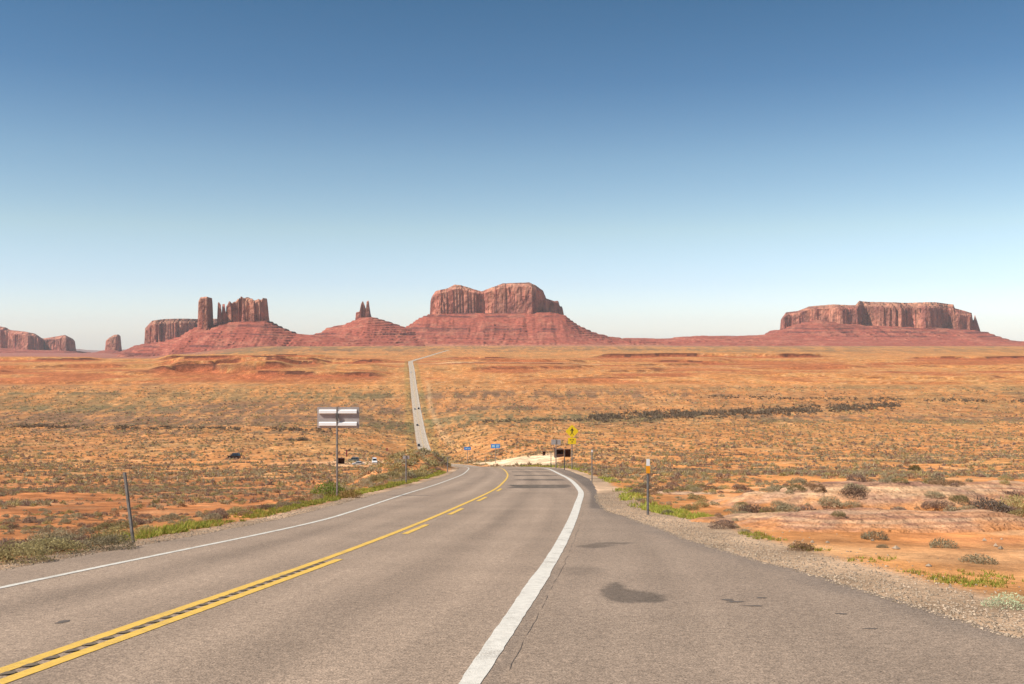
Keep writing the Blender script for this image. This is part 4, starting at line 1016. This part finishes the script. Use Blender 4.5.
# ------------------------------------------------------------------ vehicles
def vehicle(px, py, rz, style, paint, label, group=None, at=None):
    c = at or project(px, py); r = empty('parked_car' if at is None else 'car', c, rz=rz); tag(r, label, 'car', group)
    L_, W_, Hh = dict(suv=(4.7, 1.9, 1.78), sedan=(4.6, 1.82, 1.45), van=(5.0, 1.95, 2.0), jeep=(4.3, 1.9, 1.95))[style]
    pm = simple('car_paint_' + label.split()[0], paint, .3, .1, .03)
    zb, belt_ = .28, Hh * .58; hl = L_ / 2
    prof = [(-hl, zb + .1), (-hl + .05, belt_ * .86), (-hl + .25, belt_), (hl - 1.3, belt_), (hl - .35, belt_ * .88), (hl - .03, belt_ * .72), (hl, zb + .12), (hl - .1, zb)]
    prof = prof + [(-hl + .1, zb)]
    bm = bmesh.new(); a = [bm.verts.new((x, -W_ / 2, z)) for x, z in prof]; b = [bm.verts.new((x, W_ / 2, z)) for x, z in prof]; n = len(prof)
    bm.faces.new(a); bm.faces.new(b[::-1])
    for i in range(n): bm.faces.new((a[i], b[i], b[(i + 1) % n], a[(i + 1) % n]))
    bmesh.ops.bevel(bm, geom=bm.edges[:], offset=.05, segments=2, affect='EDGES'); body = finish('body', bm, pm, r)
    # cabin
    if style == 'sedan': cx0, cx1, tx0, tx1 = -hl + .55, hl - 1.15, -hl + 1.25, hl - 2.0
    else: cx0, cx1, tx0, tx1 = -hl + .12, hl - 1.15, -hl + .35, hl - 1.75
    wi = W_ / 2 - .06; wt = W_ / 2 - .22
    def cab(z0, z1, g, nm, mat, par):
        f0 = (z0 - belt_) / (Hh - belt_); f1 = (z1 - belt_) / (Hh - belt_); bm = bmesh.new(); ring = []
        for f, z in ((f0, z0), (f1, z1)):
            xa = cx0 + (tx0 - cx0) * f - g; xb = cx1 + (tx1 - cx1) * f + g; yw = wi + (wt - wi) * f + g
            ring.append([bm.verts.new(p) for p in ((xa, -yw, z), (xb, -yw, z), (xb, yw, z), (xa, yw, z))])
        bm.faces.new(ring[0][::-1]); bm.faces.new(ring[1])
        for i in range(4): bm.faces.new((ring[0][i], ring[0][(i + 1) % 4], ring[1][(i + 1) % 4], ring[1][i]))
        return finish(nm, bm, mat, par)
    cab(belt_ - .03, Hh - .09, -.012, 'windows', M_glass, r)
    cab(Hh - .088, Hh, 0, 'roof', pm, r)
    bm = bmesh.new()
    for f in (.0, .34, .68, 1.0):
        for sgn in (-1, 1):
            xa = cx0 + (cx1 - cx0) * f; xb = tx0 + (tx1 - tx0) * f
            vs_ = []
            for x, yw, z in ((xa, wi, belt_ - .02), (xb, wt, Hh - .09)):
                for dx in (-.04, .04):
                    for dy in (-.03, .012): vs_.append(bm.verts.new((x + dx, sgn * (yw + dy), z)))
            for q in ((0, 1, 3, 2), (4, 6, 7, 5), (0, 4, 5, 1), (2, 3, 7, 6), (0, 2, 6, 4), (1, 5, 7, 3)): bm.faces.new([vs_[t] for t in q])
    finish('pillars', bm, pm, r)
    for x in (-hl + .85, hl - .9):
        for sgn in (-1, 1):
            bm = bmesh.new(); bmesh.ops.create_cone(bm, cap_ends=True, segments=20, radius1=.35, radius2=.35, depth=.24)
            bmesh.ops.rotate(bm, verts=bm.verts, matrix=Matrix.Rotation(R(90), 3, 'X')); bmesh.ops.translate(bm, verts=bm.verts, vec=(x, sgn * (W_ / 2 - .10), .35))
            wv = finish('wheel', bm, M_tyre, r)
            bm = bmesh.new(); bmesh.ops.create_cone(bm, cap_ends=True, segments=16, radius1=.21, radius2=.19, depth=.03)
            bmesh.ops.rotate(bm, verts=bm.verts, matrix=Matrix.Rotation(R(90), 3, 'X')); bmesh.ops.translate(bm, verts=bm.verts, vec=(x, sgn * (W_ / 2 + .03), .35))
            finish('rim', bm, M_chrome, wv)
    for sgn in (-1, 1):
        box('headlight', M_lamp, r, hl - .12, hl + .01, sgn * (W_ / 2 - .28) - .17, sgn * (W_ / 2 - .28) + .17, belt_ * .62, belt_ * .75)
        box('tail_light', M_tail, r, -hl - .01, -hl + .1, sgn * (W_ / 2 - .2) - .1, sgn * (W_ / 2 - .2) + .1, belt_ * .6, belt_ * .82)
    box('bumper', M_postdark, r, hl - .2, hl + .05, -W_ / 2 + .08, W_ / 2 - .08, zb + .02, zb + .2)
    box('bumper', M_postdark, r, -hl - .05, -hl + .2, -W_ / 2 + .08, W_ / 2 - .08, zb + .02, zb + .2)
    return r
blk = vehicle(234, 458.8, R(170), 'jeep', (.01, .01, .012), 'black boxy off-road car parked alone on the open desert at the left'); blk.scale = (1.25, 1.25, 1.3)
vehicle(353.5, 461.5, R(175), 'suv', (.10, .12, .11), 'dark green-grey sport utility car parked behind the silver sedan')
vehicle(358, 465.2, R(190), 'sedan', (.50, .50, .50), 'silver sedan parked sideways in front of the dark hut')
vehicle(374.5, 463.2, R(-80), 'van', (.82, .82, .82), 'white car parked facing the viewer right of the silver sedan')
def on_road(y, lane, rz, style, paint, label, group=None):
    x = float(XC(y)) + lane; vehicle(0, 0, rz, style, paint, label, group, at=Vector((x, y, float(H_road(y)) + .02)))
on_road(505, 1.8, R(175), 'sedan', (.02, .05, .16), 'dark blue car on the bend just beyond the crest')
on_road(742, -3.4, R(96), 'suv', (.06, .07, .08), 'dark sport utility car at the left edge of the straight road, the nearest there')
on_road(930, -1.8, R(96), 'sedan', (.03, .03, .035), 'black car alone midway along the straight road')
on_road(1105, 2.0, R(96), 'suv', (.03, .03, .035), 'black car on the right lane of the straight road beside a grey one')
on_road(1100, -2.0, R(-84), 'sedan', (.30, .30, .32), 'grey car on the left lane of the straight road beside a black one')
on_road(1640, -1.9, R(-84), 'sedan', (.75, .75, .75), 'tiny white car far up the straight road in the red rock belt')

# ------------------------------------------------------------------ people on the road beyond the crest
def person(x, y, z, shirt, trousers, label, rz=0.0, arm=.12):
    J = [((0, 0, .95), .13), ((0, 0, 1.18), .14), ((0, 0, 1.42), .15), ((0, 0, 1.53), .06), ((0, 0, 1.62), .085), ((0, -.01, 1.71), .075),
         ((.10, 0, .88), .095), ((.12, .03, .48), .06), ((.13, 0, .07), .045), ((.13, -.14, .03), .035),
         ((-.10, 0, .88), .095), ((-.13, -.06, .48), .06), ((-.15, 0, .07), .045), ((-.15, -.14, .03), .035),
         ((.19, 0, 1.42), .06), ((.19 + arm, .02, 1.15), .045), ((.18 + arm, -.12, .92), .033), ((.18 + arm, -.16, .83), .03),
         ((-.19, 0, 1.42), .06), ((-.24, .02, 1.15), .045), ((-.23, -.08, .92), .033), ((-.23, -.12, .83), .03)]
    E = [(0, 1), (1, 2), (2, 3), (3, 4), (4, 5), (0, 6), (6, 7), (7, 8), (8, 9), (0, 10), (10, 11), (11, 12), (12, 13), (2, 14), (14, 15), (15, 16), (16, 17), (2, 18), (18, 19), (19, 20), (20, 21)]
    me = bpy.data.meshes.new('person'); me.from_pydata([j[0] for j in J], E, [])
    o = bpy.data.objects.new('person', me); link(o); sk = o.modifiers.new('skin', 'SKIN')
    for i, j in enumerate(J): me.skin_vertices[0].data[i].radius = (j[1], j[1])
    me.skin_vertices[0].data[0].use_root = True
    su = o.modifiers.new('sub', 'SUBSURF'); su.levels = 1; su.render_levels = 1
    m, t, p = new_mat('clothed_figure'); p.inputs['Roughness'].default_value = .85
    tc = t.nodes.new('ShaderNodeTexCoord'); sp = t.nodes.new('ShaderNodeSeparateXYZ'); cr = t.nodes.new('ShaderNodeValToRGB'); cr.color_ramp.interpolation = 'CONSTANT'
    mr = t.nodes.new('ShaderNodeMath'); mr.operation = 'DIVIDE'; mr.inputs[1].default_value = 1.8
    t.links.new(tc.outputs['Object'], sp.inputs[0]); t.links.new(sp.outputs[2], mr.inputs[0]); t.links.new(mr.outputs[0], cr.inputs[0]); t.links.new(cr.outputs[0], p.inputs['Base Color'])
    e = cr.color_ramp.elements; e[0].position = 0; e[0].color = (.03, .03, .03, 1); e[1].position = .05; e[1].color = (*trousers, 1)
    for pos, cc in ((.53, shirt), (.83, (.45, .25, .17)), (.94, (.05, .03, .02))): q = e.new(pos); q.color = (*cc, 1)
    me.materials.append(m); o.location = (x, y, z); o.rotation_euler = (0, 0, rz); tag(o, label, 'person')
y = 470; person(float(XC(y)) + 1.6, y, float(H_road(y)) + .03, (.5, .12, .08), (.03, .03, .05), 'person in a red top standing on the road left of the dark blue car')
y = 478; person(float(XC(y)) - .4, y, float(H_road(y)) + .03, (.05, .05, .07), (.05, .05, .07), 'person in dark clothes standing farthest left on the bend beyond the crest', 1.0)
